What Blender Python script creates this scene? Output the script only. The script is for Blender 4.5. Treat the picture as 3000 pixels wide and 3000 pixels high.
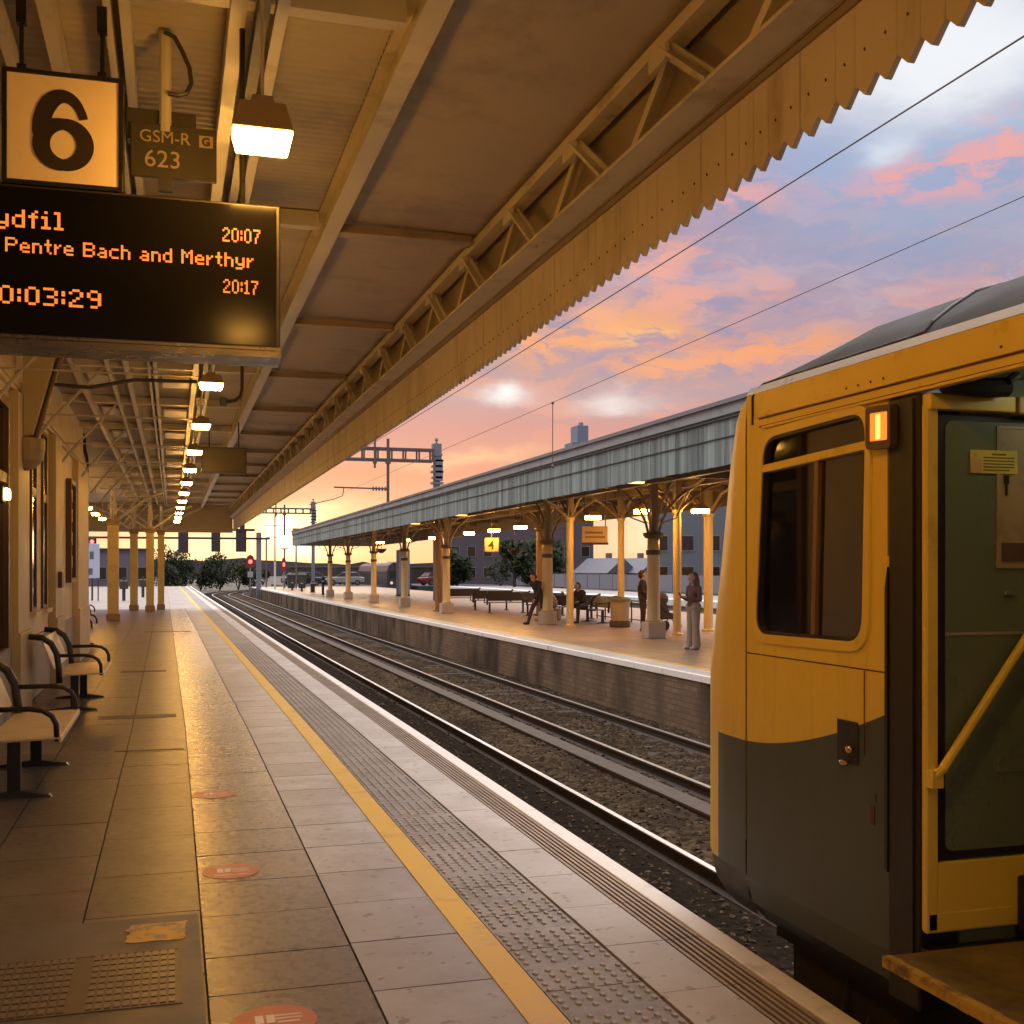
import bpy, bmesh, math, random
from mathutils import Vector, Matrix, noise as mnoise
R = math.radians
random.seed(7)
for o in list(bpy.data.objects):
    bpy.data.objects.remove(o)
scene = bpy.context.scene
col = scene.collection

# ------------------------------------------------------------------ camera
cam_d = bpy.data.cameras.new('camera')
cam = bpy.data.objects.new('camera', cam_d)
col.objects.link(cam)
cam.location = (0, 0, 1.65)
cam.rotation_euler = (R(90), 0, R(-16.594))
cam_d.sensor_width = 36
cam_d.lens = 40.068
cam_d.shift_y = 0.0563
cam_d.clip_start = 0.05
cam_d.clip_end = 3000
scene.camera = cam

# ------------------------------------------------------------------ world
world = bpy.data.worlds.new('World')
scene.world = world
world.use_nodes = True
SUN_AZ, SUN_EL = R(5.6), R(2.6)

def build_sky():
    nt = world.node_tree
    nt.nodes.clear()
    N, L = nt.nodes, nt.links
    def val(x):
        return x
    def math_(op, a, b=None, c=None, clamp=False):
        n = N.new('ShaderNodeMath'); n.operation = op; n.use_clamp = clamp
        for i, x in enumerate((a, b, c)):
            if x is None:
                continue
            if isinstance(x, (int, float)):
                n.inputs[i].default_value = x
            else:
                L.new(x, n.inputs[i])
        return n.outputs[0]
    def mix(f, a, b, mode='MIX'):
        n = N.new('ShaderNodeMix'); n.data_type = 'RGBA'; n.blend_type = mode
        n.clamp_factor = True
        for k, x in ((0, f), (6, a), (7, b)):
            if isinstance(x, (int, float)):
                n.inputs[k].default_value = x
            elif isinstance(x, tuple):
                n.inputs[k].default_value = (*x, 1)
            else:
                L.new(x, n.inputs[k])
        return n.outputs[2]
    tc = N.new('ShaderNodeTexCoord')
    sep = N.new('ShaderNodeSeparateXYZ'); L.new(tc.outputs['Generated'], sep.inputs[0])
    az = math_('ARCTAN2', sep.outputs[0], sep.outputs[1])
    el = math_('ARCSINE', sep.outputs[2])
    def comb(x, y, z=0.0):
        c = N.new('ShaderNodeCombineXYZ')
        for i, v in enumerate((x, y, z)):
            if isinstance(v, (int, float)):
                c.inputs[i].default_value = v
            else:
                L.new(v, c.inputs[i])
        return c.outputs[0]
    def noise(vec, scale, detail=5.0, rough=0.55, dist=0.0):
        n = N.new('ShaderNodeTexNoise')
        n.inputs['Scale'].default_value = scale
        n.inputs['Detail'].default_value = detail
        n.inputs['Roughness'].default_value = rough
        n.inputs['Distortion'].default_value = dist
        L.new(vec, n.inputs['Vector'])
        return n
    def smooth(x, a, b):
        n = N.new('ShaderNodeMapRange'); n.interpolation_type = 'SMOOTHSTEP'
        L.new(x, n.inputs[0]); n.inputs[1].default_value = a; n.inputs[2].default_value = b
        n.inputs[3].default_value = 0; n.inputs[4].default_value = 1
        return n.outputs[0]
    # the clouds' own plane of directions: stretched sideways
    dirv = comb(az, math_('MULTIPLY', el, 2.4))
    wn = noise(dirv, 9.0, 6.0, 0.6)
    wsep = N.new('ShaderNodeSeparateColor'); L.new(wn.outputs['Color'], wsep.inputs[0])
    wx = math_('MULTIPLY', math_('SUBTRACT', wsep.outputs[0], 0.5), 0.11)
    wy = math_('MULTIPLY', math_('SUBTRACT', wsep.outputs[1], 0.5), 0.05)
    azw = math_('ADD', az, wx)
    elw = math_('ADD', el, wy)
    # clear sky glow from the horizon upwards
    ramp = N.new('ShaderNodeValToRGB')
    L.new(math_('MULTIPLY', elw, 2.0, clamp=True), ramp.inputs[0])
    stops = [(0.0, (1.0, .58, .34)), (.05, (.98, .62, .40)), (.10, (.89, .48, .34)), (.13, (.83, .41, .30)), (.17, (.79, .345, .25)), (.24, (.67, .32, .31)),
             (.31, (.54, .35, .37)), (.39, (.50, .33, .37)), (.50, (.45, .33, .45)), (.60, (.40, .33, .50)), (.69, (.33, .36, .58)), (.82, (.52, .60, .74)), (1.0, (.74, .80, .90))]
    e = ramp.color_ramp.elements
    while len(e) < len(stops):
        e.new(0.5)
    for k, (p, c) in zip(e, stops):
        k.position = p; k.color = (*c, 1)
    sky = ramp.outputs[0]
    # broad grey lilac cloud sheets
    n1 = noise(dirv, 4.2, 6.0, 0.58, 0.4)
    sheet = smooth(n1.outputs['Fac'], .45, .68)
    up = smooth(el, .05, .16)
    sky = mix(math_('MULTIPLY', math_('MULTIPLY', sheet, up), .50), sky, (.40, .32, .43))
    # lit edges: orange flecks in a belt above the horizon
    n2 = noise(comb(azw, math_('MULTIPLY', elw, 2.6)), 11.0, 6.0, 0.60, 0.2)
    fleck = smooth(n2.outputs['Fac'], .51, .60)
    belt = math_('MULTIPLY', smooth(el, .06, .15), math_('SUBTRACT', 1.0, smooth(el, .24, .37)))
    sky = mix(math_('MULTIPLY', math_('MULTIPLY', fleck, belt), .42), sky, (.95, .37, .23))
    n4 = noise(comb(math_('MULTIPLY', azw, 1.2), math_('MULTIPLY', elw, 4.2), 4.0), 8.0, 7.0, 0.62, 0.3)
    sky = mix(math_('MULTIPLY', math_('MULTIPLY', smooth(n4.outputs['Fac'], .50, .62), smooth(el, .13, .2)), .55), sky, (.30, .29, .47))
    sky = mix(math_('MULTIPLY', math_('MULTIPLY', smooth(n4.outputs['Fac'], .50, .40), smooth(el, .16, .22)), .18), sky, (.90, .66, .62))
    rag_n = noise(comb(math_('MULTIPLY', azw, 1.0), math_('MULTIPLY', elw, 2.6), 9.0), 22.0, 7.0, 0.62, 0.35)
    rag_f = smooth(rag_n.outputs['Fac'], .40, .58)
    def blob(a, b, sa, sb, colour, k, rag=False):
        nonlocal sky
        dx = math_('DIVIDE', math_('SUBTRACT', azw, a), sa)
        dy = math_('DIVIDE', math_('SUBTRACT', elw, b), sb)
        d = math_('ADD', math_('MULTIPLY', dx, dx), math_('MULTIPLY', dy, dy))
        m = math_('POWER', 2.718, math_('MULTIPLY', d, -1.0))
        if rag:
            m = math_('MULTIPLY', math_('POWER', m, .9), rag_f)
        sky = mix(math_('MULTIPLY', m, k), sky, colour)
    # blue grey bank and the white break at the upper right, the orange billows, the small white gaps
    blob(.66, .285, .16, .050, (.34, .42, .60), .75)
    blob(.60, .330, .12, .034, (.36, .46, .68), .9)
    blob(.69, .345, .06, .020, (.34, .46, .68), .8)
    blob(.665, .402, .085, .042, (.97, .98, 1.0), 1.0)
    blob(.635, .385, .050, .026, (.97, .98, 1.0), .85)
    blob(.61, .42, .15, .05, (.92, .95, 1.0), .85)
    blob(.614, .335, .022, .012, (.80, .88, .95), .7)
    blob(.650, .312, .070, .014, (.95, .40, .38), .9, True)
    blob(.698, .328, .035, .020, (.98, .42, .36), .9, True)
    blob(.473, .305, .055, .012, (.90, .42, .40), .8, True)
    blob(.418, .262, .045, .018, (.98, .42, .30), .9, True)
    blob(.44, .232, .05, .016, (.95, .42, .32), .8, True)
    blob(.332, .196, .060, .015, (1.0, .42, .17), 1.0, True)
    blob(.312, .210, .045, .012, (1.0, .40, .20), .95, True)
    blob(.404, .206, .044, .020, (1.0, .42, .14), 1.0, True)
    blob(.408, .200, .022, .010, (1.0, .62, .26), .9, True)
    blob(.380, .221, .02, .02, (1.0, .46, .25), .7)
    blob(.424, .170, .046, .013, (1.0, .42, .20), .95, True)
    blob(.522, .187, .060, .012, (1.0, .38, .15), 1.0, True)
    blob(.47, .178, .06, .010, (1.0, .40, .20), .8, True)
    blob(.275, .156, .030, .010, (.86, .84, .86), .8)
    blob(.270, .157, .011, .009, (1.0, 1.0, 1.0), 1.0)
    blob(.385, .145, .036, .008, (.92, .84, .82), .8)
    blob(.25, .098, .06, .006, (1.0, .62, .36), .7)
    blob(.12, .052, .09, .010, (1.0, .70, .44), .4)
    # the sun behind thin cloud low over the end of the line
    blob(.097, .024, .07, .022, (1.5, 1.15, .60), .85)
    blob(.020, .016, .06, .024, (1.5, 1.2, .66), .9)
    blob(.097, .030, .022, .015, (2.6, 2.3, 1.4), 1.0)
    blob(.48, .045, .07, .03, (1.8, 1.6, 1.0), .9)
    # overhead: bright twilight cloud light
    over = smooth(el, .48, .85)
    sky = mix(over, sky, (4.8, 4.5, 4.4))
    # behind the camera the dusk is bluer and dimmer
    back = smooth(math_('MULTIPLY', sep.outputs[1], -1.0), -.35, .7)
    sky = mix(math_('MULTIPLY', back, .75), sky, (.34, .38, .52))
    bg = N.new('ShaderNodeBackground'); L.new(sky, bg.inputs[0]); bg.inputs[1].default_value = 0.93
    ns = N.new('ShaderNodeTexSky'); ns.sky_type = 'NISHITA'; ns.sun_disc = False
    ns.sun_elevation = SUN_EL; ns.sun_rotation = SUN_AZ
    bg2 = N.new('ShaderNodeBackground'); L.new(ns.outputs[0], bg2.inputs[0]); bg2.inputs[1].default_value = 0.012
    add = N.new('ShaderNodeAddShader'); L.new(bg.outputs[0], add.inputs[0]); L.new(bg2.outputs[0], add.inputs[1])
    out = N.new('ShaderNodeOutputWorld'); L.new(add.outputs[0], out.inputs[0])
build_sky()

sun_d = bpy.data.lights.new('sun', 'SUN')
sun_d.energy = 0.15
sun_d.angle = R(12)
sun_d.color = (1.0, .72, .42)
sun = bpy.data.objects.new('sun', sun_d)
col.objects.link(sun)
# light travels away from the sun: it stands low, ahead and slightly right
d = -Vector((math.sin(SUN_AZ) * math.cos(SUN_EL), math.cos(SUN_AZ) * math.cos(SUN_EL), math.sin(SUN_EL)))
sun.rotation_euler = d.to_track_quat('-Z', 'Y').to_euler()
sun.location = (10, 120, 30)

scene.view_settings.view_transform = 'Standard'
scene.view_settings.look = 'None'
scene.view_settings.exposure = 0.0
scene.view_settings.gamma = 1.0
scene.render.engine = 'CYCLES'
scene.cycles.use_denoising = True
scene.cycles.max_bounces = 7
scene.cycles.diffuse_bounces = 4
scene.cycles.glossy_bounces = 3
scene.cycles.transmission_bounces = 4
scene.cycles.transparent_max_bounces = 6
scene.cycles.sample_clamp_indirect = 6.0
scene.cycles.caustics_reflective = False
scene.cycles.caustics_refractive = False

# ------------------------------------------------------------------ materials
MATS = {}
def M(name, c, rough=.6, var=.15, scale=6.0, bump=0.0, metal=0.0, emit=None, es=0.0, stretch=(1, 1, 1), dirt=None, dirt_scale=1.5, dirt_lo=.5, dirt_hi=.7, rvar=.12, spec=.5, bscale=None, coat=0.0):
    if name in MATS:
        return MATS[name]
    m = bpy.data.materials.new(name)
    m.use_nodes = True
    nt = m.node_tree
    N, L = nt.nodes, nt.links
    b = N['Principled BSDF']
    b.inputs['Metallic'].default_value = metal
    b.inputs['Specular IOR Level'].default_value = spec
    if coat:
        b.inputs['Coat Weight'].default_value = coat
        b.inputs['Coat Roughness'].default_value = .12
    tc = N.new('ShaderNodeTexCoord')
    mp = N.new('ShaderNodeMapping'); mp.inputs['Scale'].default_value = stretch
    L.new(tc.outputs['Object'], mp.inputs[0])
    n = N.new('ShaderNodeTexNoise'); n.inputs['Scale'].default_value = scale
    n.inputs['Detail'].default_value = 6; n.inputs['Roughness'].default_value = .62
    L.new(mp.outputs[0], n.inputs['Vector'])
    mx = N.new('ShaderNodeMix'); mx.data_type = 'RGBA'
    mx.inputs[6].default_value = (*[max(0, x * (1 - var)) for x in c], 1)
    mx.inputs[7].default_value = (*[min(1, x * (1 + var)) for x in c], 1)
    L.new(n.outputs['Fac'], mx.inputs[0])
    colour = mx.outputs[2]
    if dirt:
        n2 = N.new('ShaderNodeTexNoise'); n2.inputs['Scale'].default_value = dirt_scale
        n2.inputs['Detail'].default_value = 8; n2.inputs['Roughness'].default_value = .68
        L.new(mp.outputs[0], n2.inputs['Vector'])
        mr = N.new('ShaderNodeMapRange'); mr.inputs[1].default_value = dirt_lo; mr.inputs[2].default_value = dirt_hi
        L.new(n2.outputs['Fac'], mr.inputs[0])
        mx2 = N.new('ShaderNodeMix'); mx2.data_type = 'RGBA'
        L.new(mr.outputs[0], mx2.inputs[0]); L.new(colour, mx2.inputs[6]); mx2.inputs[7].default_value = (*dirt, 1)
        colour = mx2.outputs[2]
    L.new(colour, b.inputs['Base Color'])
    rr = N.new('ShaderNodeMapRange'); rr.inputs[3].default_value = max(.02, rough - rvar); rr.inputs[4].default_value = min(1, rough + rvar)
    rr.inputs[1].default_value = .3; rr.inputs[2].default_value = .7
    L.new(n.outputs['Fac'], rr.inputs[0]); L.new(rr.outputs[0], b.inputs['Roughness'])
    if bump:
        nb = n
        if bscale:
            nb = N.new('ShaderNodeTexNoise'); nb.inputs['Scale'].default_value = bscale; nb.inputs['Detail'].default_value = 5
            L.new(mp.outputs[0], nb.inputs['Vector'])
        bp = N.new('ShaderNodeBump'); bp.inputs['Strength'].default_value = min(1, bump); bp.inputs['Distance'].default_value = .01
        L.new(nb.outputs['Fac'], bp.inputs['Height']); L.new(bp.outputs[0], b.inputs['Normal'])
    if emit:
        b.inputs['Emission Color'].default_value = (*emit, 1)
        b.inputs['Emission Strength'].default_value = es
    MATS[name] = m
    return m

def glass_mat(name, tint=(.55, .5, .45), refl=.10):
    if name in MATS:
        return MATS[name]
    m = bpy.data.materials.new(name); m.use_nodes = True
    nt = m.node_tree; N, L = nt.nodes, nt.links
    N.remove(N['Principled BSDF'])
    t = N.new('ShaderNodeBsdfTransparent'); t.inputs[0].default_value = (*tint, 1)
    g = N.new('ShaderNodeBsdfGlossy'); g.inputs['Roughness'].default_value = .03
    lw = N.new('ShaderNodeFresnel'); lw.inputs[0].default_value = 1.5
    mx = N.new('ShaderNodeMixShader')
    bo = N.new('ShaderNodeMath'); bo.operation = 'MULTIPLY_ADD'; bo.use_clamp = True; bo.inputs[1].default_value = 1.6; bo.inputs[2].default_value = refl
    L.new(lw.outputs[0], bo.inputs[0]); L.new(bo.outputs[0], mx.inputs[0]); L.new(t.outputs[0], mx.inputs[1]); L.new(g.outputs[0], mx.inputs[2])
    L.new(mx.outputs[0], N['Material Output'].inputs[0])
    MATS[name] = m
    return m

paint_cream = M('cream_paint', (.62, .54, .40), .45, .12, 4, .08, dirt=(.34, .28, .20), dirt_scale=1.2, dirt_lo=.52, dirt_hi=.78)
paint_ceiling = M('ceiling_sheet', (.50, .44, .33), .55, .14, 2.5, .05, dirt=(.26, .23, .20), dirt_scale=.9, dirt_lo=.48, dirt_hi=.75)
paint_steel = M('steel_cream_paint', (.58, .52, .40), .42, .14, 5, .06, dirt=(.30, .24, .17), dirt_scale=2.0, dirt_lo=.55, dirt_hi=.75)
paint_valance = M('valance_paint', (.56, .47, .36), .5, .14, 3, .06, stretch=(1, 1, .35), dirt=(.28, .22, .16), dirt_scale=2.2, dirt_lo=.52, dirt_hi=.75)
dark_steel = M('dark_steel', (.045, .04, .038), .45, .2, 8)
black_plastic = M('black_plastic', (.012, .011, .011), .30, .2, 10, rvar=.06)
black_gloss = M('black_screen', (.008, .007, .007), .13, .2, 6, rvar=.015, spec=.10)
grey_metal = M('grey_metal', (.22, .21, .20), .35, .15, 8, metal=.7)
slab_mat = None
lamp_glow = M('lamp_glow', (.9, .7, .35), .5, .05, 4, emit=(1.0, .47, .075), es=150.0)
lamp_glow_far = M('lamp_glow_far', (.9, .7, .35), .5, .05, 4, emit=(1.0, .48, .09), es=125.0)
led_mat = M('led_amber', (.4, .1, .01), .5, .02, 4, emit=(1.0, .25, .035), es=1.1)
red_lamp = M('red_signal_lamp', (.5, .02, .02), .4, .02, 4, emit=(1.0, .05, .04), es=9.0)
white_paint = M('white_paint', (.80, .77, .73), .55, .1, 14, .05, dirt=(.40, .36, .31), dirt_scale=3, dirt_lo=.56, dirt_hi=.76)
rail_side = M('rail_rust', (.040, .026, .019), .75, .25, 20, .2)
rail_head = M('rail_head', (.78, .75, .73), .40, .1, 4, metal=.3, stretch=(1, .05, 1))

# ------------------------------------------------------------------ mesh helpers
class MB:
    def __init__(self):
        self.v = []; self.f = []
    def add(self, vs, fs):
        o = len(self.v)
        self.v += [tuple(p) for p in vs]
        self.f += [tuple(i + o for i in q) for q in fs]
        return self
    def box(self, x0, x1, y0, y1, z0, z1):
        return self.add([(x0, y0, z0), (x1, y0, z0), (x1, y1, z0), (x0, y1, z0), (x0, y0, z1), (x1, y0, z1), (x1, y1, z1), (x0, y1, z1)],
                        [(0, 3, 2, 1), (4, 5, 6, 7), (0, 1, 5, 4), (1, 2, 6, 5), (2, 3, 7, 6), (3, 0, 4, 7)])
    def cbox(self, c, s, rz=0.0, rx=0.0, ry=0.0):
        mt = Matrix.Translation(c) @ Matrix.Rotation(rz, 4, 'Z') @ Matrix.Rotation(ry, 4, 'Y') @ Matrix.Rotation(rx, 4, 'X')
        vs = [mt @ Vector((sx * s[0] / 2, sy * s[1] / 2, sz * s[2] / 2)) for sz in (-1, 1) for sx, sy in ((-1, -1), (1, -1), (1, 1), (-1, 1))]
        return self.add(vs, [(0, 3, 2, 1), (4, 5, 6, 7), (0, 1, 5, 4), (1, 2, 6, 5), (2, 3, 7, 6), (3, 0, 4, 7)])
    def bar(self, p, q, w, h, up=(0, 0, 1)):
        p, q = Vector(p), Vector(q); d = (q - p)
        if d.length < 1e-6:
            return self
        d.normalize(); up = Vector(up)
        if abs(d.dot(up)) > .98:
            up = Vector((0, 1, 0)) if abs(d.y) < .9 else Vector((1, 0, 0))
        s = d.cross(up).normalized(); u = s.cross(d).normalized()
        vs = []
        for b in (p, q):
            for a, c in ((-1, -1), (1, -1), (1, 1), (-1, 1)):
                vs.append(b + s * (a * w / 2) + u * (c * h / 2))
        return self.add(vs, [(0, 3, 2, 1), (4, 5, 6, 7), (0, 1, 5, 4), (1, 2, 6, 5), (2, 3, 7, 6), (3, 0, 4, 7)])
    def tube(self, pts, r, n=8, caps=True):
        pts = [Vector(p) for p in pts]
        rs = r if isinstance(r, (list, tuple)) else [r] * len(pts)
        o = len(self.v); vs = []; prev = None
        for i, p in enumerate(pts):
            a = pts[max(0, i - 1)]; b = pts[min(len(pts) - 1, i + 1)]
            d = (b - a).normalized()
            if prev is None:
                t = Vector((0, 0, 1)) if abs(d.z) < .9 else Vector((1, 0, 0))
                u = d.cross(t).normalized()
            else:
                u = (prev - d * prev.dot(d)).normalized()
            prev = u; w = d.cross(u)
            for k in range(n):
                an = 2 * math.pi * k / n
                vs.append(p + (u * math.cos(an) + w * math.sin(an)) * rs[i])
        fs = []
        for i in range(len(pts) - 1):
            for k in range(n):
                k2 = (k + 1) % n
                fs.append((i * n + k, i * n + k2, (i + 1) * n + k2, (i + 1) * n + k))
        if caps:
            fs.append(tuple(range(n - 1, -1, -1)))
            fs.append(tuple((len(pts) - 1) * n + k for k in range(n)))
        return self.add(vs, fs)
    def lathe(self, prof, n=16, c=(0, 0, 0)):
        vs = []; fs = []
        for r, z in prof:
            for k in range(n):
                a = 2 * math.pi * k / n
                vs.append((c[0] + r * math.cos(a), c[1] + r * math.sin(a), c[2] + z))
        for i in range(len(prof) - 1):
            for k in range(n):
                k2 = (k + 1) % n
                fs.append((i * n + k, i * n + k2, (i + 1) * n + k2, (i + 1) * n + k))
        fs.append(tuple(range(n - 1, -1, -1))); fs.append(tuple((len(prof) - 1) * n + k for k in range(n)))
        return self.add(vs, fs)
    def ball(self, c, r, n=10, m=7):
        rx, ry, rz = r if isinstance(r, (list, tuple)) else (r, r, r)
        prof = []
        vs = []; fs = []
        for i in range(1, m):
            t = math.pi * i / m
            for k in range(n):
                a = 2 * math.pi * k / n
                vs.append((c[0] + rx * math.sin(t) * math.cos(a), c[1] + ry * math.sin(t) * math.sin(a), c[2] - rz * math.cos(t)))
        for i in range(m - 2):
            for k in range(n):
                k2 = (k + 1) % n
                fs.append((i * n + k, i * n + k2, (i + 1) * n + k2, (i + 1) * n + k))
        b = len(vs); vs.append((c[0], c[1], c[2] - rz)); vs.append((c[0], c[1], c[2] + rz))
        for k in range(n):
            k2 = (k + 1) % n
            fs.append((b, k2, k)); fs.append((b + 1, (m - 2) * n + k, (m - 2) * n + k2))
        return self.add(vs, fs)
    def prism(self, poly, axis, a, b):
        """extrude a 2D outline along an axis: 'x' outline is (y,z); 'y' outline is (x,z); 'z' outline is (x,y)"""
        def P(u, v, t):
            return (t, u, v) if axis == 'x' else ((u, t, v) if axis == 'y' else (u, v, t))
        n = len(poly)
        vs = [P(u, v, a) for u, v in poly] + [P(u, v, b) for u, v in poly]
        fs = [tuple(range(n)), tuple(range(2 * n - 1, n - 1, -1))]
        fs += [(i, i + n, (i + 1) % n + n, (i + 1) % n) for i in range(n)]
        return self.add(vs, fs)
    def quad(self, a, b, c, d):
        return self.add([a, b, c, d], [(0, 1, 2, 3)])
    def build(self, name, mat, parent=None, smooth=False, bevel=0.0, bend=False, loc=None, rz=0.0, segs=2):
        vs = self.v
        if bend:
            vs = [(x + cx(y), y, z) for x, y, z in vs]
        me = bpy.data.meshes.new(name)
        me.from_pydata(vs, [], self.f)
        bm = bmesh.new(); bm.from_mesh(me)
        bmesh.ops.recalc_face_normals(bm, faces=bm.faces)
        bm.to_mesh(me); bm.free()
        if smooth:
            me.polygons.foreach_set('use_smooth', [True] * len(me.polygons))
        me.materials.append(mat)
        o = bpy.data.objects.new(name, me)
        col.objects.link(o)
        if parent is not None:
            o.parent = parent
        if loc is not None:
            o.location = loc
        o.rotation_euler.z = rz
        if bevel:
            b = o.modifiers.new('bevel', 'BEVEL'); b.width = bevel; b.segments = segs; b.limit_method = 'ANGLE'; b.angle_limit = R(35)
        return o

def cx(y):
    """the line swings gently left beyond the near stretch"""
    if y < 12:
        return 0.0
    b = max(0, y - 118)
    return -.006 * (y - 12) + (.006 * b * b if b < 50 else 15 + .6 * (b - 50))

def tag(o, label=None, cat=None, group=None, kind=None):
    if label: o['label'] = label
    if cat: o['category'] = cat
    if group: o['group'] = group
    if kind: o['kind'] = kind
    return o
def thing(name, label, cat, loc=(0, 0, 0), rz=0.0, group=None):
    o = bpy.data.objects.new(name, None); col.objects.link(o)
    o.empty_display_size = .2
    o.location = loc; o.rotation_euler.z = rz
    return tag(o, label, cat, group)
def struct(name, label=None):
    o = bpy.data.objects.new(name, None); col.objects.link(o)
    return tag(o, label, None, None, 'structure')
def copy_tree(o, parent=None):
    c = o.copy(); col.objects.link(c)
    if parent is not None:
        c.parent = parent
    for ch in list(o.children):
        copy_tree(ch, c)
    return c
def rrect(u0, u1, v0, v1, r, n=5):
    """rounded rectangle outline, counter clockwise"""
    pts = []
    for cu, cv, a0 in ((u1 - r, v0 + r, -90), (u1 - r, v1 - r, 0), (u0 + r, v1 - r, 90), (u0 + r, v0 + r, 180)):
        for k in range(n + 1):
            a = R(a0 + 90 * k / n)
            pts.append((cu + r * math.cos(a), cv + r * math.sin(a)))
    return pts
def ring(mb, outer, inner, axis, a, b):
    """a flat frame between two outlines of equal length, with thickness"""
    def P(u, v, t):
        return (t, u, v) if axis == 'x' else ((u, t, v) if axis == 'y' else (u, v, t))
    n = len(outer)
    vs = [P(*p, a) for p in outer] + [P(*p, a) for p in inner] + [P(*p, b) for p in outer] + [P(*p, b) for p in inner]
    fs = []
    for i in range(n):
        j = (i + 1) % n
        fs += [(i, j, n + j, n + i), (2 * n + i, 3 * n + i, 3 * n + j, 2 * n + j), (i, 2 * n + i, 2 * n + j, j), (n + i, n + j, 3 * n + j, 3 * n + i)]
    return mb.add(vs, fs)
def text_mesh(name, s, size, mat, parent, loc, rot=(R(90), 0, 0), depth=.002, align='LEFT', sx=1.0, bold=0.0):
    cu = bpy.data.curves.new(name, 'FONT'); cu.body = s; cu.size = size; cu.extrude = depth
    cu.align_x = align; cu.offset = bold
    t = bpy.data.objects.new(name, cu); col.objects.link(t)
    dg = bpy.context.evaluated_depsgraph_get(); dg.update()
    me = bpy.data.meshes.new_from_object(t.evaluated_get(dg))
    bpy.data.objects.remove(t)
    me.materials.clear(); me.materials.append(mat)
    o = bpy.data.objects.new(name, me); col.objects.link(o)
    o.parent = parent; o.location = loc; o.rotation_euler = rot; o.scale = (sx, 1, 1)
    return o
ORD = ['nearest', 'second', 'third', 'fourth', 'fifth', 'sixth', 'seventh', 'eighth', 'ninth', 'tenth', 'eleventh', 'twelfth', 'thirteenth', 'fourteenth', 'fifteenth']

# ------------------------------------------------------------------ ground, ballast, platforms
def island_mat(name, c, rough, var, stain, bump=.15, rvar=.15, spots=True):
    """paving: every slab its own tone, blotches and small dark spots"""
    m = bpy.data.materials.new(name); m.use_nodes = True
    nt = m.node_tree; N, L = nt.nodes, nt.links
    b = N['Principled BSDF']; b.inputs['Specular IOR Level'].default_value = .38
    geo = N.new('ShaderNodeNewGeometry'); tc = N.new('ShaderNodeTexCoord')
    ra = N.new('ShaderNodeMapRange'); ra.inputs[3].default_value = 1 - var; ra.inputs[4].default_value = 1 + var
    L.new(geo.outputs['Random Per Island'], ra.inputs[0])
    hs = N.new('ShaderNodeHueSaturation'); hs.inputs['Color'].default_value = (*c, 1)
    L.new(ra.outputs[0], hs.inputs['Value'])
    n = N.new('ShaderNodeTexNoise'); n.inputs['Scale'].default_value = 2.3; n.inputs['Detail'].default_value = 9; n.inputs['Roughness'].default_value = .68
    L.new(tc.outputs['Object'], n.inputs['Vector'])
    mr = N.new('ShaderNodeMapRange'); mr.inputs[1].default_value = .38; mr.inputs[2].default_value = .72
    L.new(n.outputs['Fac'], mr.inputs[0])
    mx = N.new('ShaderNodeMix'); mx.data_type = 'RGBA'
    L.new(mr.outputs[0], mx.inputs[0]); L.new(hs.outputs[0], mx.inputs[6]); mx.inputs[7].default_value = (*stain, 1)
    colour = mx.outputs[2]
    if spots:
        v = N.new('ShaderNodeTexNoise'); v.inputs['Scale'].default_value = 13.0; v.inputs['Detail'].default_value = 3
        L.new(tc.outputs['Object'], v.inputs['Vector'])
        ms = N.new('ShaderNodeMapRange'); ms.inputs[1].default_value = .635; ms.inputs[2].default_value = .67
        L.new(v.outputs['Fac'], ms.inputs[0])
        mx2 = N.new('ShaderNodeMix'); mx2.data_type = 'RGBA'
        mm = N.new('ShaderNodeMath'); mm.operation = 'MULTIPLY'; mm.inputs[1].default_value = .6
        L.new(ms.outputs[0], mm.inputs[0])
        L.new(mm.outputs[0], mx2.inputs[0]); L.new(colour, mx2.inputs[6]); mx2.inputs[7].default_value = (stain[0] * .45, stain[1] * .45, stain[2] * .45, 1)
        colour = mx2.outputs[2]
    L.new(colour, b.inputs['Base Color'])
    n3 = N.new('ShaderNodeTexNoise'); n3.inputs['Scale'].default_value = 16.0; n3.inputs['Detail'].default_value = 8
    L.new(tc.outputs['Object'], n3.inputs['Vector'])
    rr = N.new('ShaderNodeMapRange'); rr.inputs[1].default_value = .3; rr.inputs[2].default_value = .7
    rr.inputs[3].default_value = rough - rvar; rr.inputs[4].default_value = rough + rvar
    L.new(n3.outputs['Fac'], rr.inputs[0]); L.new(rr.outputs[0], b.inputs['Roughness'])
    nb = N.new('ShaderNodeTexNoise'); nb.inputs['Scale'].default_value = 260; nb.inputs['Detail'].default_value = 3
    L.new(tc.outputs['Object'], nb.inputs['Vector'])
    bp = N.new('ShaderNodeBump'); bp.inputs['Strength'].default_value = bump; bp.inputs['Distance'].default_value = .003
    L.new(nb.outputs['Fac'], bp.inputs['Height']); L.new(bp.outputs[0], b.inputs['Normal'])
    return m

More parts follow.
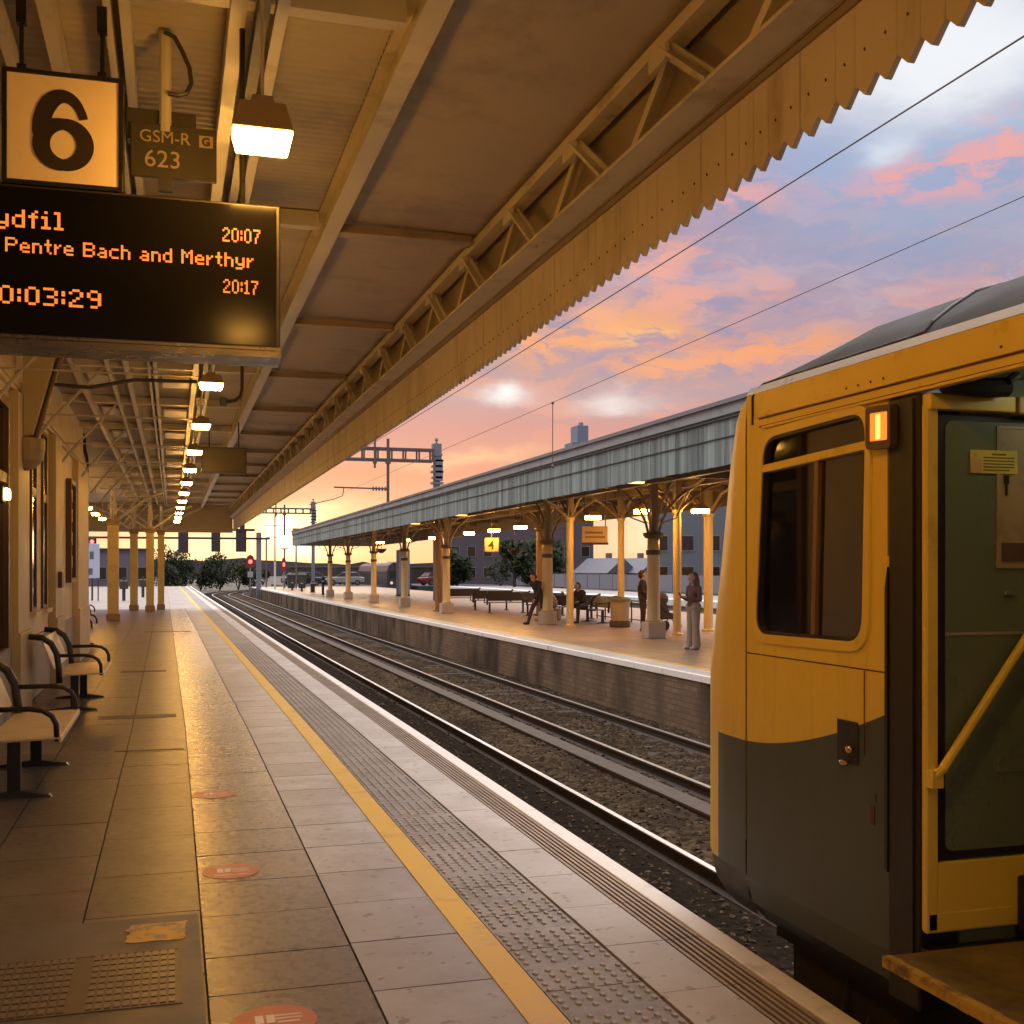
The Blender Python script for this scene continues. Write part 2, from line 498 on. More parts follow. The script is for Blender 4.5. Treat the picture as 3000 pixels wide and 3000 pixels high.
paving = island_mat('paving_slab', (.215, .178, .142), .28, .17, (.150, .122, .095), .09, .04)
paving_skylit = island_mat('skylit_slab', (.41, .40, .39), .38, .17, (.28, .25, .225), .12, .05)  # lighter tone paints in the skylight falling on this row of slabs
paving_dark = island_mat('paving_worn', (.150, .120, .090), .36, .12, (.098, .078, .060), .10, .05)
coping_m = island_mat('coping_stone', (.53, .505, .48), .52, .09, (.42, .375, .335), .3, .06)
tactile_m = island_mat('tactile_stone', (.32, .29, .265), .5, .10, (.19, .165, .14))
joint_m = M('paving_joint', (.06, .048, .038), .85, .2, 8)
yellow_line_m = M('yellow_line_paint', (.72, .44, .045), .45, .14, 5, .08, dirt=(.33, .22, .08), dirt_scale=3.2, dirt_lo=.55, dirt_hi=.78)
concrete_far = M('platform_concrete', (.34, .31, .28), .42, .14, 1.5, .1, dirt=(.22, .19, .17), dirt_scale=.6, dirt_lo=.45, dirt_hi=.7)
brick_wall_m = M('platform_wall_brick', (.115, .085, .065), .8, .45, 3.0, .5, dirt=(.30, .26, .21), dirt_scale=1.3, dirt_lo=.54, dirt_hi=.74, stretch=(1, 1, .45), bscale=14)
earth_m = M('earth', (.09, .075, .055), .9, .3, .3, .3)

def brick_material():
    m = bpy.data.materials.new('old_platform_brick'); m.use_nodes = True
    nt = m.node_tree; N, L = nt.nodes, nt.links; b = N['Principled BSDF']
    tc = N.new('ShaderNodeTexCoord')
    sp = N.new('ShaderNodeSeparateXYZ'); L.new(tc.outputs['Object'], sp.inputs[0])
    cb = N.new('ShaderNodeCombineXYZ'); L.new(sp.outputs[1], cb.inputs[0]); L.new(sp.outputs[2], cb.inputs[1])
    br = N.new('ShaderNodeTexBrick'); br.inputs['Scale'].default_value = 1
    br.inputs['Brick Width'].default_value = .30; br.inputs['Row Height'].default_value = .10; br.inputs['Mortar Size'].default_value = .012
    br.inputs['Color1'].default_value = (.225, .155, .10, 1); br.inputs['Color2'].default_value = (.165, .115, .078, 1); br.inputs['Mortar'].default_value = (.14, .10, .07, 1)
    L.new(cb.outputs[0], br.inputs['Vector'])
    mp = N.new('ShaderNodeMapping'); mp.inputs['Scale'].default_value = (1, 1.1, .45); L.new(tc.outputs['Object'], mp.inputs[0])
    n = N.new('ShaderNodeTexNoise'); n.inputs['Scale'].default_value = 1.6; n.inputs['Detail'].default_value = 9; n.inputs['Roughness'].default_value = .7
    L.new(mp.outputs[0], n.inputs['Vector'])
    mr = N.new('ShaderNodeMapRange'); mr.inputs[1].default_value = .50; mr.inputs[2].default_value = .66; L.new(n.outputs['Fac'], mr.inputs[0])
    mx = N.new('ShaderNodeMix'); mx.data_type = 'RGBA'; mx.inputs[7].default_value = (.20, .155, .11, 1)
    ml = N.new('ShaderNodeMath'); ml.operation = 'MULTIPLY'; ml.inputs[1].default_value = .95; L.new(mr.outputs[0], ml.inputs[0])
    L.new(ml.outputs[0], mx.inputs[0]); L.new(br.outputs['Color'], mx.inputs[6])
    n2 = N.new('ShaderNodeTexNoise'); n2.inputs['Scale'].default_value = .8; n2.inputs['Detail'].default_value = 6; L.new(mp.outputs[0], n2.inputs['Vector'])
    m2 = N.new('ShaderNodeMapRange'); m2.inputs[1].default_value = .42; m2.inputs[2].default_value = .62; L.new(n2.outputs['Fac'], m2.inputs[0])
    mx2 = N.new('ShaderNodeMix'); mx2.data_type = 'RGBA'; mx2.inputs[7].default_value = (.060, .045, .033, 1)
    L.new(m2.outputs[0], mx2.inputs[0]); L.new(mx.outputs[2], mx2.inputs[6])
    L.new(mx2.outputs[2], b.inputs['Base Color']); b.inputs['Roughness'].default_value = .9; b.inputs['Specular IOR Level'].default_value = .08
    bp = N.new('ShaderNodeBump'); bp.inputs['Strength'].default_value = .6; bp.inputs['Distance'].default_value = .015
    L.new(br.outputs['Fac'], bp.inputs['Height']); bp.invert = True
    L.new(bp.outputs[0], b.inputs['Normal'])
    return m
old_brick = brick_material()

def ballast_material():  # loose stone
    m = bpy.data.materials.new('ballast_stone'); m.use_nodes = True
    nt = m.node_tree; N, L = nt.nodes, nt.links; b = N['Principled BSDF']
    tc = N.new('ShaderNodeTexCoord')
    v = N.new('ShaderNodeTexVoronoi'); v.inputs['Scale'].default_value = 13; v.inputs['Randomness'].default_value = 1
    L.new(tc.outputs['Object'], v.inputs['Vector'])
    cr = N.new('ShaderNodeValToRGB'); e = cr.color_ramp.elements
    e[0].color = (.024, .016, .009, 1); e[1].color = (.105, .072, .044, 1); e[1].position = 1
    sc = N.new('ShaderNodeSeparateColor'); L.new(v.outputs['Color'], sc.inputs[0]); L.new(sc.outputs[0], cr.inputs[0])
    n = N.new('ShaderNodeTexNoise'); n.inputs['Scale'].default_value = 1.1; n.inputs['Detail'].default_value = 8; n.inputs['Roughness'].default_value = .65
    mp = N.new('ShaderNodeMapping'); mp.inputs['Scale'].default_value = (1.6, .35, 1); L.new(tc.outputs['Object'], mp.inputs[0])
    L.new(mp.outputs[0], n.inputs['Vector'])
    mr = N.new('ShaderNodeMapRange'); mr.inputs[1].default_value = .42; mr.inputs[2].default_value = .66; L.new(n.outputs['Fac'], mr.inputs[0])
    mx = N.new('ShaderNodeMix'); mx.data_type = 'RGBA'; mx.inputs[7].default_value = (.026, .018, .012, 1)
    L.new(mr.outputs[0], mx.inputs[0]); L.new(cr.outputs[0], mx.inputs[6])
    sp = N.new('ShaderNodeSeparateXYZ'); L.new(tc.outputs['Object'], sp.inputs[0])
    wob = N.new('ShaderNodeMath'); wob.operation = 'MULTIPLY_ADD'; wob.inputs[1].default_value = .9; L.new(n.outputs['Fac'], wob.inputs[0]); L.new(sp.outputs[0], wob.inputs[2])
    near_dark = N.new('ShaderNodeMapRange'); near_dark.inputs[1].default_value = 4.75; near_dark.inputs[2].default_value = 5.15; near_dark.inputs[3].default_value = .88; near_dark.inputs[4].default_value = 0  # stone darkens towards the near platform, with a ragged limit
    L.new(wob.outputs[0], near_dark.inputs[0])
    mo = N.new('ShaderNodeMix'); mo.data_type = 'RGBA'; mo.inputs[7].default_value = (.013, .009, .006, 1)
    L.new(near_dark.outputs[0], mo.inputs[0]); L.new(mx.outputs[2], mo.inputs[6]); L.new(mo.outputs[2], b.inputs['Base Color'])
    b.inputs['Roughness'].default_value = .9; b.inputs['Specular IOR Level'].default_value = .04
    bp = N.new('ShaderNodeBump'); bp.inputs['Strength'].default_value = 1; bp.inputs['Distance'].default_value = .04; bp.invert = True
    L.new(v.outputs['Distance'], bp.inputs['Height']); L.new(bp.outputs[0], b.inputs['Normal'])
    return m
ballast_m = ballast_material()

g = MB(); g.add([(-900, -200, -1.32), (900, -200, -1.32), (900, 1500, -1.32), (-900, 1500, -1.32)], [(0, 1, 2, 3)])
tag(g.build('ground', earth_m), kind='structure')

# ballast: one bed of loose stone between the platforms, heaped a little between the rails
bl = MB(); xs = [2.35 + i * (8.45 - 2.35) / 92 for i in range(93)]
ys = [-8 + .0 * i for i in range(0)]
y = -8.0
while y < 260:
    ys.append(y); y += .075 if 4 < y < 26 else (.25 if y < 45 else 1.2)
nx = len(xs)
for yy in ys:
    for x in xs:
        h = -1.090 + .035 * mnoise.noise(Vector((x * 1.2, yy * .8, 0)))
        if yy < 46:
            h += .030 * mnoise.noise(Vector((x * 9, yy * 9, 3))) + .016 * mnoise.noise(Vector((x * 23, yy * 23, 7)))
        for rx in (3.075, 4.51, 6.17, 7.60):
            dxr = abs(x - rx)
            if dxr < .16:
                h = min(h, -1.10)
        if 4.7 < x < 5.95:
            h += .05 * math.sin((x - 4.7) / 1.25 * math.pi)
        bl.v.append((x + cx(yy), yy, h))
for j in range(len(ys) - 1):
    for i in range(nx - 1):
        a = j * nx + i; bl.f.append((a, a + 1, a + nx + 1, a + nx))
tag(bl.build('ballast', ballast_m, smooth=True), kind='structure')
st_ = MB(); rs_ = random.Random(21)
for i in range(9000):
    yy = 6.5 + 22 * rs_.random() ** 1.5; x = rs_.uniform(4.62, 8.3) if rs_.random() < .85 else rs_.uniform(3.4, 4.4)
    if abs(x - 6.17) < .09 or abs(x - 7.6) < .09 or 5.5 < x < 5.85: continue
    h = -1.085 + .035 * mnoise.noise(Vector((x * 1.2, yy * .8, 0))) + .03 * mnoise.noise(Vector((x * 9, yy * 9, 3)))
    if 4.7 < x < 5.95: h += .05 * math.sin((x - 4.7) / 1.25 * math.pi)
    s_ = rs_.uniform(.014, .032); vs = []
    for d_ in ((1, 0, 0), (-1, 0, 0), (0, 1, 0), (0, -1, 0), (0, 0, 1), (0, 0, -1)):
        k_ = s_ * rs_.uniform(.6, 1.3)
        vs.append((x + (d_[0] + rs_.uniform(-.35, .35)) * k_, yy + (d_[1] + rs_.uniform(-.35, .35)) * k_, h + (d_[2] * .7 + rs_.uniform(-.3, .3)) * k_))
    st_.add(vs, [(0, 2, 4), (2, 1, 4), (1, 3, 4), (3, 0, 4), (2, 0, 5), (1, 2, 5), (3, 1, 5), (0, 3, 5)])
stone_m = island_mat('loose_stone', (.105, .074, .048), .9, .75, (.05, .036, .025), .1, .02, False)
stone_m.node_tree.nodes['Principled BSDF'].inputs['Specular IOR Level'].default_value = .05
tag(st_.build('loose_stones', stone_m), 'brown ballast stones scattered loose over the trackbed', kind='stuff')

def segs_y(a, b, step=4.0):
    n = max(1, int(round((b - a) / step)))
    return [a + (b - a) * i / n for i in range(n + 1)]
def long_box(mb, x0, x1, z0, z1, y0, y1, step=4.0):
    ys_ = segs_y(y0, y1, step); n = len(ys_)
    vs = []
    for yy in ys_:
        vs += [(x0, yy, z0), (x1, yy, z0), (x1, yy, z1), (x0, yy, z1)]
    fs = [(0, 1, 2, 3), ((n - 1) * 4 + 3, (n - 1) * 4 + 2, (n - 1) * 4 + 1, (n - 1) * 4)]
    for i in range(n - 1):
        for k in range(4):
            k2 = (k + 1) % 4
            fs.append((i * 4 + k, (i + 1) * 4 + k, (i + 1) * 4 + k2, i * 4 + k2))
    return mb.add(vs, fs)
def slab_row(mb, x0, x1, y0, y1, lens, gap=.007, z0=-.03, z1=0.0, y_far=60, far_len=3.0):
    yy = y0; i = 0
    while yy < y1:
        l = lens() if yy < y_far else far_len
        a, b = yy + gap / 2, min(yy + l, y1) - gap / 2
        dz = random.uniform(-.0008, .0008)
        mb.box(x0 + gap / 2, x1 - gap / 2, a, b, z0, z1 + dz)
        yy += l; i += 1

# ---- near platform
plat = struct('platform', 'paved station platform under the lamp lit canopy')
END = 118
b = MB(); long_box(b, -9.0, 2.36, -1.30, -.022, -6, END); b.build('platform_body', joint_m, plat, bend=True)
w = MB(); long_box(w, 2.361, 2.375, -1.30, -.10, -6, END); w.build('platform_wall', old_brick, plat, bend=True)
p = MB()
for x0, x1 in ((-1.66, -.98), (-.98, -.40), (-.40, .13)):
    off = random.uniform(0, .5)
    slab_row(p, x0, x1, -5 + off, 50, lambda: random.choice((.75, .9, .9)), gap=.008)
p.build('rear_paving', paving_dark, plat, bend=True)
p = MB(); slab_row(p, .13, .75, -5.2, 50, lambda: random.choice((.45, .6, .6, .75, .9)), gap=.010)
p.build('main_paving', paving, plat, bend=True)
p = MB(); slab_row(p, .75, 1.385, 5.03 - .6 * 17, 50, lambda: .6, gap=.010); p.build('skylit_paving', paving_skylit, plat, bend=True)
p = MB()
for i, x0 in enumerate((-8.9, -6.4, -3.9)):
    slab_row(p, x0, x0 + 2.5, 24.6, 50, lambda: 2.0)
p.build('rear_apron', paving_dark, plat, bend=True)
p = MB(); slab_row(p, -8.9, .13, 50, END - .1, lambda: 2.5); slab_row(p, .13, 1.385, 50, END - .1, lambda: 2.5)
p.build('open_paving', concrete_far, plat, bend=True)
p = MB(); long_box(p, 1.24, 1.384, .0015, .0045, -5, END - .2, 2.0); p.build('yellow_line', yellow_line_m, plat, bend=True)
# tactile strip: slabs and the rows of flat topped studs
p = MB(); slab_row(p, 1.392, 1.81, 4.74 - .5 * 20, END - .1, lambda: .5, gap=.009, z1=-.004, y_far=70)
p.build('tactile_paving', tactile_m, plat, bend=True)
t = MB(); yy = 3.0; r = 0
while yy < 26:
    for k in range(7):
        x = 1.392 + .03 + k * .0605 + (0 if r % 2 == 0 else .0)
        if yy % .5 > .0:
            a, c_ = .0135, .021
            hy = yy + (.022 if k % 2 else 0)
            vs = []
            for rad, z in ((1.0, -.004), (.72, .0035)):
                for q in range(8):
                    an = 2 * math.pi * q / 8
                    vs.append((x + math.cos(an) * a * rad, hy + math.sin(an) * c_ * rad, z))
            fs = [tuple((q, (q + 1) % 8, 8 + (q + 1) % 8, 8 + q)) for q in range(8)] + [tuple(range(8, 16))]
            t.add(vs, fs)
    yy += .0625; r += 1
t.build('tactile_studs', M('tactile_stud', (.36, .325, .295), .5, .15, 6), plat, bend=True)
# coping stones with five grooves beside the white edge
p = MB(); slab_row(p, 1.815, 2.10, 4.97 - .6 * 15, END - .1, lambda: .58, gap=.006, z1=.001, y_far=80); p.build('coping_stone', coping_m, plat, bend=True)
p = MB()
for k in range(6):
    x0 = 2.104 + k * .030
    slab_row(p, x0, x0 + .0215, 4.97 - .6 * 15, END - .1, lambda: .58, gap=.006 if k < 9 else 0, z1=.001, y_far=40)
p.build('grooved_edge', M('grooved_stone', (.34, .27, .215), .55, .15, 5, dirt=(.24, .18, .13), dirt_scale=2), plat, bend=True)
p = MB(); long_box(p, 2.285, 2.40, -.10, .003, -5, END - .1, 2.0); p.build('white_edge', white_paint, plat, bend=True, bevel=.008)
# small flat things in the paving surface
p = MB()
for yy, x0, x1, ww in ((13.3, -.78, .05, .30), (19.3, -.75, -.05, .26), (31.5, -.6, .6, .35), (10.9, -.5, .1, .05)):
    p.box(x0, x1, yy, yy + ww, -.004, .0035)
p.build('drain_channel', M('drain_iron', (.085, .072, .06), .6, .2, 12), plat, bend=True)
p = MB(); p.box(-.78, .118, 4.28, 5.66, -.004, .0036); p.build('concrete_patch', M('patch_concrete', (.115, .098, .084), .5, .18, 4, .15, dirt=(.07, .058, .05), dirt_scale=3), plat)
p = MB(); pts = []
for k in range(34):
    u = k / 34 * 4
    s = int(u); f_ = u - s
    c4 = [(-.20, 5.29), (.055, 5.285), (.058, 5.555), (-.195, 5.55)]
    a_, b_ = c4[s], c4[(s + 1) % 4]
    jx = .014 if s in (3, 2) else .005
    pts.append((a_[0] + (b_[0] - a_[0]) * f_ + random.uniform(-jx, jx), a_[1] + (b_[1] - a_[1]) * f_ + random.uniform(-.006, .006)))
p.prism(pts, 'z', .004, .0065); p.build('worn_paint', M('worn_yellow', (.50, .29, .05), .5, .2, 8, dirt=(.22, .17, .11), dirt_scale=9, dirt_lo=.5, dirt_hi=.6), plat)

# manhole cover with studs
cov = thing('access_cover', 'dark studded iron access cover set in the paving at the lower left', 'access cover', (-.335, 4.83, 0))
iron = M('cover_iron', (.12, .095, .07), .45, .25, 9, metal=.35)
q = MB(); q.box(-.36, .36, -.315, .315, .0, .0062); q.build('plate', iron, cov)
for half in (range(9), range(11, 21)):
    q = MB()
    for i in half:
        for j in range(9):
            x = -.333 + i * .0333; yv = -.28 + j * .07
            q.box(x - .011, x + .011, yv - .026, yv + .026, .006, .0105)
    q.build('stud_panel', M('cover_stud', (.19, .15, .11), .4, .2, 9, metal=.35), cov)
q = MB(); ring(q, [(-.372, -.327), (.372, -.327), (.372, .327), (-.372, .327)], [(-.361, -.316), (.361, -.316), (.361, .316), (-.361, .316)], 'z', 0, .0075)
q.build('frame', iron, cov)

# red distancing stickers
red_vinyl = M('red_vinyl', (.44, .125, .075), .42, .15, 10, dirt=(.30, .18, .13), dirt_scale=14, dirt_lo=.55)
vin_white = M('vinyl_white', (.72, .60, .52), .4, .1, 9)
for i, (x, yy, lab) in enumerate(((.305, 6.41, 'round red floor sticker with white marks, in the middle of the paving'), (.29, 8.64, 'faded round red floor sticker, the farther one up the platform'), (.36, 4.24, 'round red floor sticker cut by the bottom edge'))):
    s = thing('floor_sticker', lab, 'floor sticker', (x, yy, 0), 0, 'red stickers on the paving')
    q = MB(); q.lathe([(.152, .0006), (.152, .0022)], 32); q.build('disc', red_vinyl, s)
    q = MB()
    for px, py, sx, sy in ((-.055, .02, .03, .075), (-.015, .02, .03, .075), (.05, .045, .10, .012), (.05, .015, .10, .012), (.05, -.018, .08, .012), (-.035, -.075, .10, .014), (.06, -.075, .05, .014)):
        q.box(px - sx / 2, px + sx / 2, py - sy / 2, py + sy / 2, .0022, .0032)
    q.build('marking', vin_white, s)

# ---- far platform (island) and the one beyond
FZ = -.10
pl2 = struct('far_platform', 'island platform across the two tracks')
b = MB(); long_box(b, 8.40, 20.5, -1.30, FZ - .03, -6, 119); b.build('platform_body', joint_m, pl2, bend=True)
w = MB(); long_box(w, 8.384, 8.399, -1.30, FZ - .09, -6, 119); w.build('platform_wall', old_brick, pl2, bend=True)
far_pave = M('far_paving', (.36, .235, .13), .40, .12, 2.0, .08, dirt=(.26, .215, .175), dirt_scale=.9, dirt_lo=.45, dirt_hi=.72)
p = MB(); long_box(p, 9.05, 20.5, FZ - .03, FZ, -6, 119); p.build('paving', far_pave, pl2, bend=True)
p = MB(); slab_row(p, 8.48, 9.045, -5, 118.8, lambda: .62, gap=.008, z0=FZ - .05, z1=FZ + .001, y_far=70); p.build('coping_stone', coping_m, pl2, bend=True)
p = MB(); long_box(p, 8.95, 9.04, FZ + .002, FZ + .006, -5, 118.5, 2); p.build('yellow_line', yellow_line_m, pl2, bend=True)
p = MB(); long_box(p, 8.36, 8.475, FZ - .10, FZ + .004, -5, 118.8, 2); p.build('white_edge', white_paint, pl2, bend=True)
pl3 = struct('distant_platform', 'further platform with a white edge')
b = MB(); long_box(b, 28.6, 36, -1.30, FZ - .02, 10, 118); b.build('platform_body', concrete_far, pl3, bend=True)
b = MB(); long_box(b, 28.4, 29.6, FZ - .35, FZ, 10, 117.8); b.build('white_edge', M('distant_edge', (.66, .66, .66), .6), pl3, bend=True)
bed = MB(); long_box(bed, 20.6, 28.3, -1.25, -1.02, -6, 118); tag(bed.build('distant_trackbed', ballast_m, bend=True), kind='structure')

# ---- tracks
def rail_mesh(x, y0, y1):
    prof_side = [(-.07, -1.115), (.07, -1.115), (.07, -1.095), (.012, -1.075), (.012, -.995), (.034, -.983), (.034, -.957), (-.034, -.957), (-.034, -.983), (-.012, -.995), (-.012, -1.075), (-.07, -1.095)]
    ys_ = segs_y(y0, y1, 4.0); n = len(prof_side); mb = MB(); vs = []
    for yy in ys_:
        vs += [(x + a, yy, z) for a, z in prof_side]
    fs = [tuple(range(n))]
    for i in range(len(ys_) - 1):
        for k in range(n):
            k2 = (k + 1) % n
            fs.append((i * n + k, (i + 1) * n + k, (i + 1) * n + k2, i * n + k2))
    mb.add(vs, fs)
    return mb
sleeper_m = M('sleeper_concrete', (.050, .035, .024), .85, .25, 4, .2, dirt=(.06, .05, .042), dirt_scale=2)
sl_me = MB().box(-1.25, 1.25, -.13, .13, -1.22, -1.092).build('sleeper', sleeper_m, bevel=.02)
for name, xc, lab in (('near', 3.7925, 'near railway track whose one bright rail runs along the platform'), ('far', 6.885, 'far railway track beside the old brick platform wall')):
    tr = thing('railway_track', lab, 'railway track', (0, 0, 0), 0, 'tracks between the platforms')
    for sx in (-.7175, .7175):
        rm = rail_mesh(xc + sx, -8, 260).build('rail', rail_side, tr, bend=True)
        h = MB(); long_box(h, xc + sx - .031, xc + sx + .031, -.957, -.950, -8, 260); h.build('rail_head', rail_head if name == 'near' and sx > 0 else M('rail_head_dull', (.36, .31, .27), .45, .15, 4, metal=.2, stretch=(1, .05, 1)), rm, bend=True)
    yy = 4.0; k = 0
    while k < 88 and name == 'far':
        o = sl_me.copy(); col.objects.link(o); o.parent = tr
        o.location = (xc + cx(yy), yy, random.uniform(-.012, .004)); yy += .65; k += 1
bpy.data.objects.remove(sl_me)
tro = thing('cable_trough', 'low grey concrete cable trough lying beside the far rails', 'cable trough')
q = MB(); long_box(q, 5.55, 5.80, -1.16, -1.02, -6, 120); q.build('trough', M('trough_concrete', (.060, .045, .034), .8, .25, 3, .15), tro, bend=True)
q = MB(); long_box(q, 5.54, 5.81, -1.018, -.99, -6, 120); q.build('lid', M('trough_lid', (.075, .056, .042), .75, .25, 3, .15), tro, bend=True)

# ------------------------------------------------------------------ station building on the left
wall_m = M('building_wall_paint', (.70, .54, .32), .55, .10, 2, .08, dirt=(.46, .37, .25), dirt_scale=.8, dirt_lo=.5, dirt_hi=.8)
plinth_m = M('building_plinth', (.33, .285, .235), .6, .15, 2, .12, dirt=(.22, .19, .155), dirt_scale=1.2)
pil_m = M('pilaster_paint', (.47, .385, .21), .5, .12, 3, .05)
frame_brown = M('brown_frame', (.10, .05, .03), .45, .2, 6)
win_dark = M('dark_window', (.03, .018, .011), .10, .2, 3, rvar=.04)
bld = thing('station_building', 'cream painted station building with pilasters along the left', 'building', (-1.72, 24.4, 0))
def L_(x): return x + 1.72
def Y_(yv): return yv - 24.4
q = MB(); q.box(-7.0, 0, Y_(-6), 0, .80, 4.55); q.build('wall', wall_m, bld)
q = MB(); q.box(-7.0, .03, Y_(-6), .002, 0.0, .799); q.build('plinth', plinth_m, bld, bevel=.01)
q = MB(); q.box(-.2, .07, Y_(-6), .04, 3.70, 3.80); q.box(-.2, .045, Y_(-6), .03, 3.64, 3.70); q.build('cornice', wall_m, bld, bevel=.008)
for y0, y1, z1 in ((13.55, 14.55, 3.62), (17.75, 18.75, 3.62), (21.9, 24.45, 3.62)):
    q = MB(); q.box(.002, .10, Y_(y0), Y_(y1), .80, z1); q.box(.002, .13, Y_(y0) - .03, Y_(y1) + .03, .0, .95)
    q.build('pilaster', pil_m if y0 < 21 else wall_m, bld, bevel=.006)
for y0, y1 in ((15.45, 16.0), (16.75, 17.3)):
    f_ = MB(); ring(f_, [(Y_(y0), 1.12), (Y_(y1), 1.12), (Y_(y1), 3.55), (Y_(y0), 3.55)], [(Y_(y0) + .05, 1.17), (Y_(y1) - .05, 1.17), (Y_(y1) - .05, 3.50), (Y_(y0) + .05, 3.50)], 'x', .001, .03)
    f_.box(.001, .028, Y_(y0) + .051, Y_(y1) - .051, 2.58, 2.70)
    w_ = f_.build('window', frame_brown, bld)
    MB().box(.001, .012, Y_(y0) + .052, Y_(y1) - .052, 1.172, 2.578).build('pane', win_dark, w_)
    MB().box(.001, .012, Y_(y0) + .052, Y_(y1) - .052, 2.702, 3.498).build('pane', win_dark, w_)
    MB().box(.001, .09, Y_(y0) - .05, Y_(y1) + .05, 1.06, 1.118).build('sill', wall_m, w_)
# doorway at the picture's left edge, dark glazed
f_ = MB(); ring(f_, [(Y_(11.2), .82), (Y_(13.1), .82), (Y_(13.1), 3.45), (Y_(11.2), 3.45)], [(Y_(11.3), .83), (Y_(13.0), .83), (Y_(13.0), 3.35), (Y_(11.3), 3.35)], 'x', .001, .07)
f_.box(.001, .06, Y_(11.301), Y_(12.999), 2.55, 2.66); f_.box(.001, .06, Y_(12.1), Y_(12.18), .835, 2.549)
dr = f_.build('door', frame_brown, bld)
MB().box(.001, .014, Y_(11.3), Y_(13.0), .835, 3.348).build('pane', win_dark, dr)
q = MB(); q.box(.101, .16, Y_(18.05), Y_(18.35), 1.38, 1.62); q.build('alarm_box', frame_brown, bld, bevel=.01)
# notice board on the wall
nb = thing('notice_board', 'tall dark framed notice board on the building wall by its far corner', 'notice board', (-1.72, 21.05, 1.43))
q = MB(); ring(q, [(-.5, 0), (.5, 0), (.5, 1.76), (-.5, 1.76)], [(-.42, .08), (.42, .08), (.42, 1.68), (-.42, 1.68)], 'x', .004, .09); q.build('frame', frame_brown, nb, bevel=.006)
MB().box(.004, .04, -.42, .42, .08, 1.68).build('board', M('board_glazed', (.16, .08, .03), .12, .3, 3), nb)
q = MB()
for zz in (.25, .65, 1.05, 1.4):
    q.box(.041, .043, -.3, .3, zz, zz + .22)
q.build('poster', M('board_paper', (.55, .42, .25), .3, .2, 6), nb)
dp = thing('downpipe', 'slim black downpipe at the far corner of the building', 'pipe', (-1.655, 24.55, 0))
q = MB(); q.tube([(0, 0, 0), (0, 0, 3.9), (-.05, 0, 4.1), (-.05, 0, 4.4)], .035, 10); q.build('pipe', black_plastic, dp)
q = MB()
for zz in (.3, 1.6, 2.9):
    q.lathe([(.05, zz), (.05, zz + .05)], 10)
q.build('clip', black_plastic, dp)
# cast bracket on the first pilaster
br = thing('canopy_bracket', 'large cast iron canopy bracket above the first pilaster', 'bracket', (-1.62, 14.05, 2.78))
q = MB(); q.prism([(0, .38), (.10, .40), (.16, .62), (.25, .95), (.34, 1.30), (.52, 1.62), (0, 1.62)], 'y', -.10, .10); q.build('plate', pil_m, br, bevel=.01)
pts = [(.03, 0, .36), (.12, 0, .40), (.19, 0, .62), (.28, 0, .95), (.37, 0, 1.28), (.56, 0, 1.60)]
q = MB(); q.tube(pts, .035, 8); q.build('rib', frame_brown, br)
q = MB(); q.lathe([(.02, .0), (.10, .03), (.18, .12), (.205, .24), (.205, .36), (.06, .385)], 20, (.02, 0, 0)); q.build('drum', M('bracket_drum', (.30, .22, .12), .5), br, smooth=False)
q = MB(); q.tube([(.30, 0, 1.0), (.7, .0, .98), (1.2, .05, 1.1), (1.9, .1, 1.12)], .022, 8); q.build('arm', dark_steel, br)
# wall lamp glow near the door
wl = thing('wall_lamp', 'small lit bulkhead lamp on the wall at the left edge', 'lamp', (-1.66, 12.62, 2.42))
q = MB(); q.box(-.05, .02, -.12, .12, -.09, .09); q.build('housing', dark_steel, wl, bevel=.015)
q = MB(); q.box(.021, .07, -.09, .09, -.06, .06); q.build('diffuser', M('bulkhead_glow', (.9, .7, .3), .5, .05, 4, emit=(1, .62, .18), es=14), wl, bevel=.02)

# ------------------------------------------------------------------ near canopy
def zb(y):           # tips of the valance boards
    return 3.305 + .15 * math.exp(-max(0, y - 3) / 4.5)
can = thing('station_canopy', 'long boarded platform canopy with a saw tooth valance overhead', 'canopy', (0, 0, 0))
C0, C1 = -4.0, 50.0
def corr(mb, x0, x1, z0, z1, y0, y1, pitch=.10, amp=.010, per=4):
    n = int((y1 - y0) / pitch * per); vs = []; fs = []
    for i in range(n + 1):
        yy = y0 + (y1 - y0) * i / n; dz = amp * math.sin(2 * math.pi * i / per + .4)
        vs += [(x0, yy, z0 + dz), (x1, yy, z1 + dz)]
        if i:
            a = (i - 1) * 2; fs.append((a, a + 1, a + 3, a + 2))
    return mb.add(vs, fs)
q = MB(); corr(q, -1.70, 1.10, 4.47, 4.47, C0, C1, .085, .011); q.build('ceiling', paint_ceiling, can, smooth=False)
q = MB(); corr(q, 1.24, 2.47, 4.40, 4.36, C0, C1, .20, .002); q.build('ceiling', M('outer_ceiling', (.46, .37, .28), .6, .12, 1.3, .04, dirt=(.25, .21, .18), dirt_scale=.8), can)
q = MB(); corr(q, -6.2, -1.70, 4.30, 4.47, 24.45, C1, .12, .010); q.build('ceiling', paint_ceiling, can)
q = MB(); q.box(-1.68, 2.52, C0, C1, 4.50, 4.62); q.box(-6.3, -1.69, 24.45, C1, 4.50, 4.62); q.build('roof', M('roof_felt', (.10, .095, .09), .8), can)
q = MB(); q.box(1.115, 1.235, C0, C1, 4.25, 4.268); q.box(1.162, 1.188, C0, C1, 4.268, 4.44); q.box(1.10, 1.25, C0, C1, 4.441, 4.46)
q.build('main_beam', paint_steel, can)
q = MB()
for x, ww, zz in ((-.82, .05, 4.33), (-.58, .065, 4.30), (-.30, .035, 4.32), (-.22, .05, 4.33), (.30, .075, 4.29), (.50, .06, 4.29), (-1.25, .06, 4.30)):
    q.box(x - ww / 2, x + ww / 2, C0, C1, zz, 4.455)
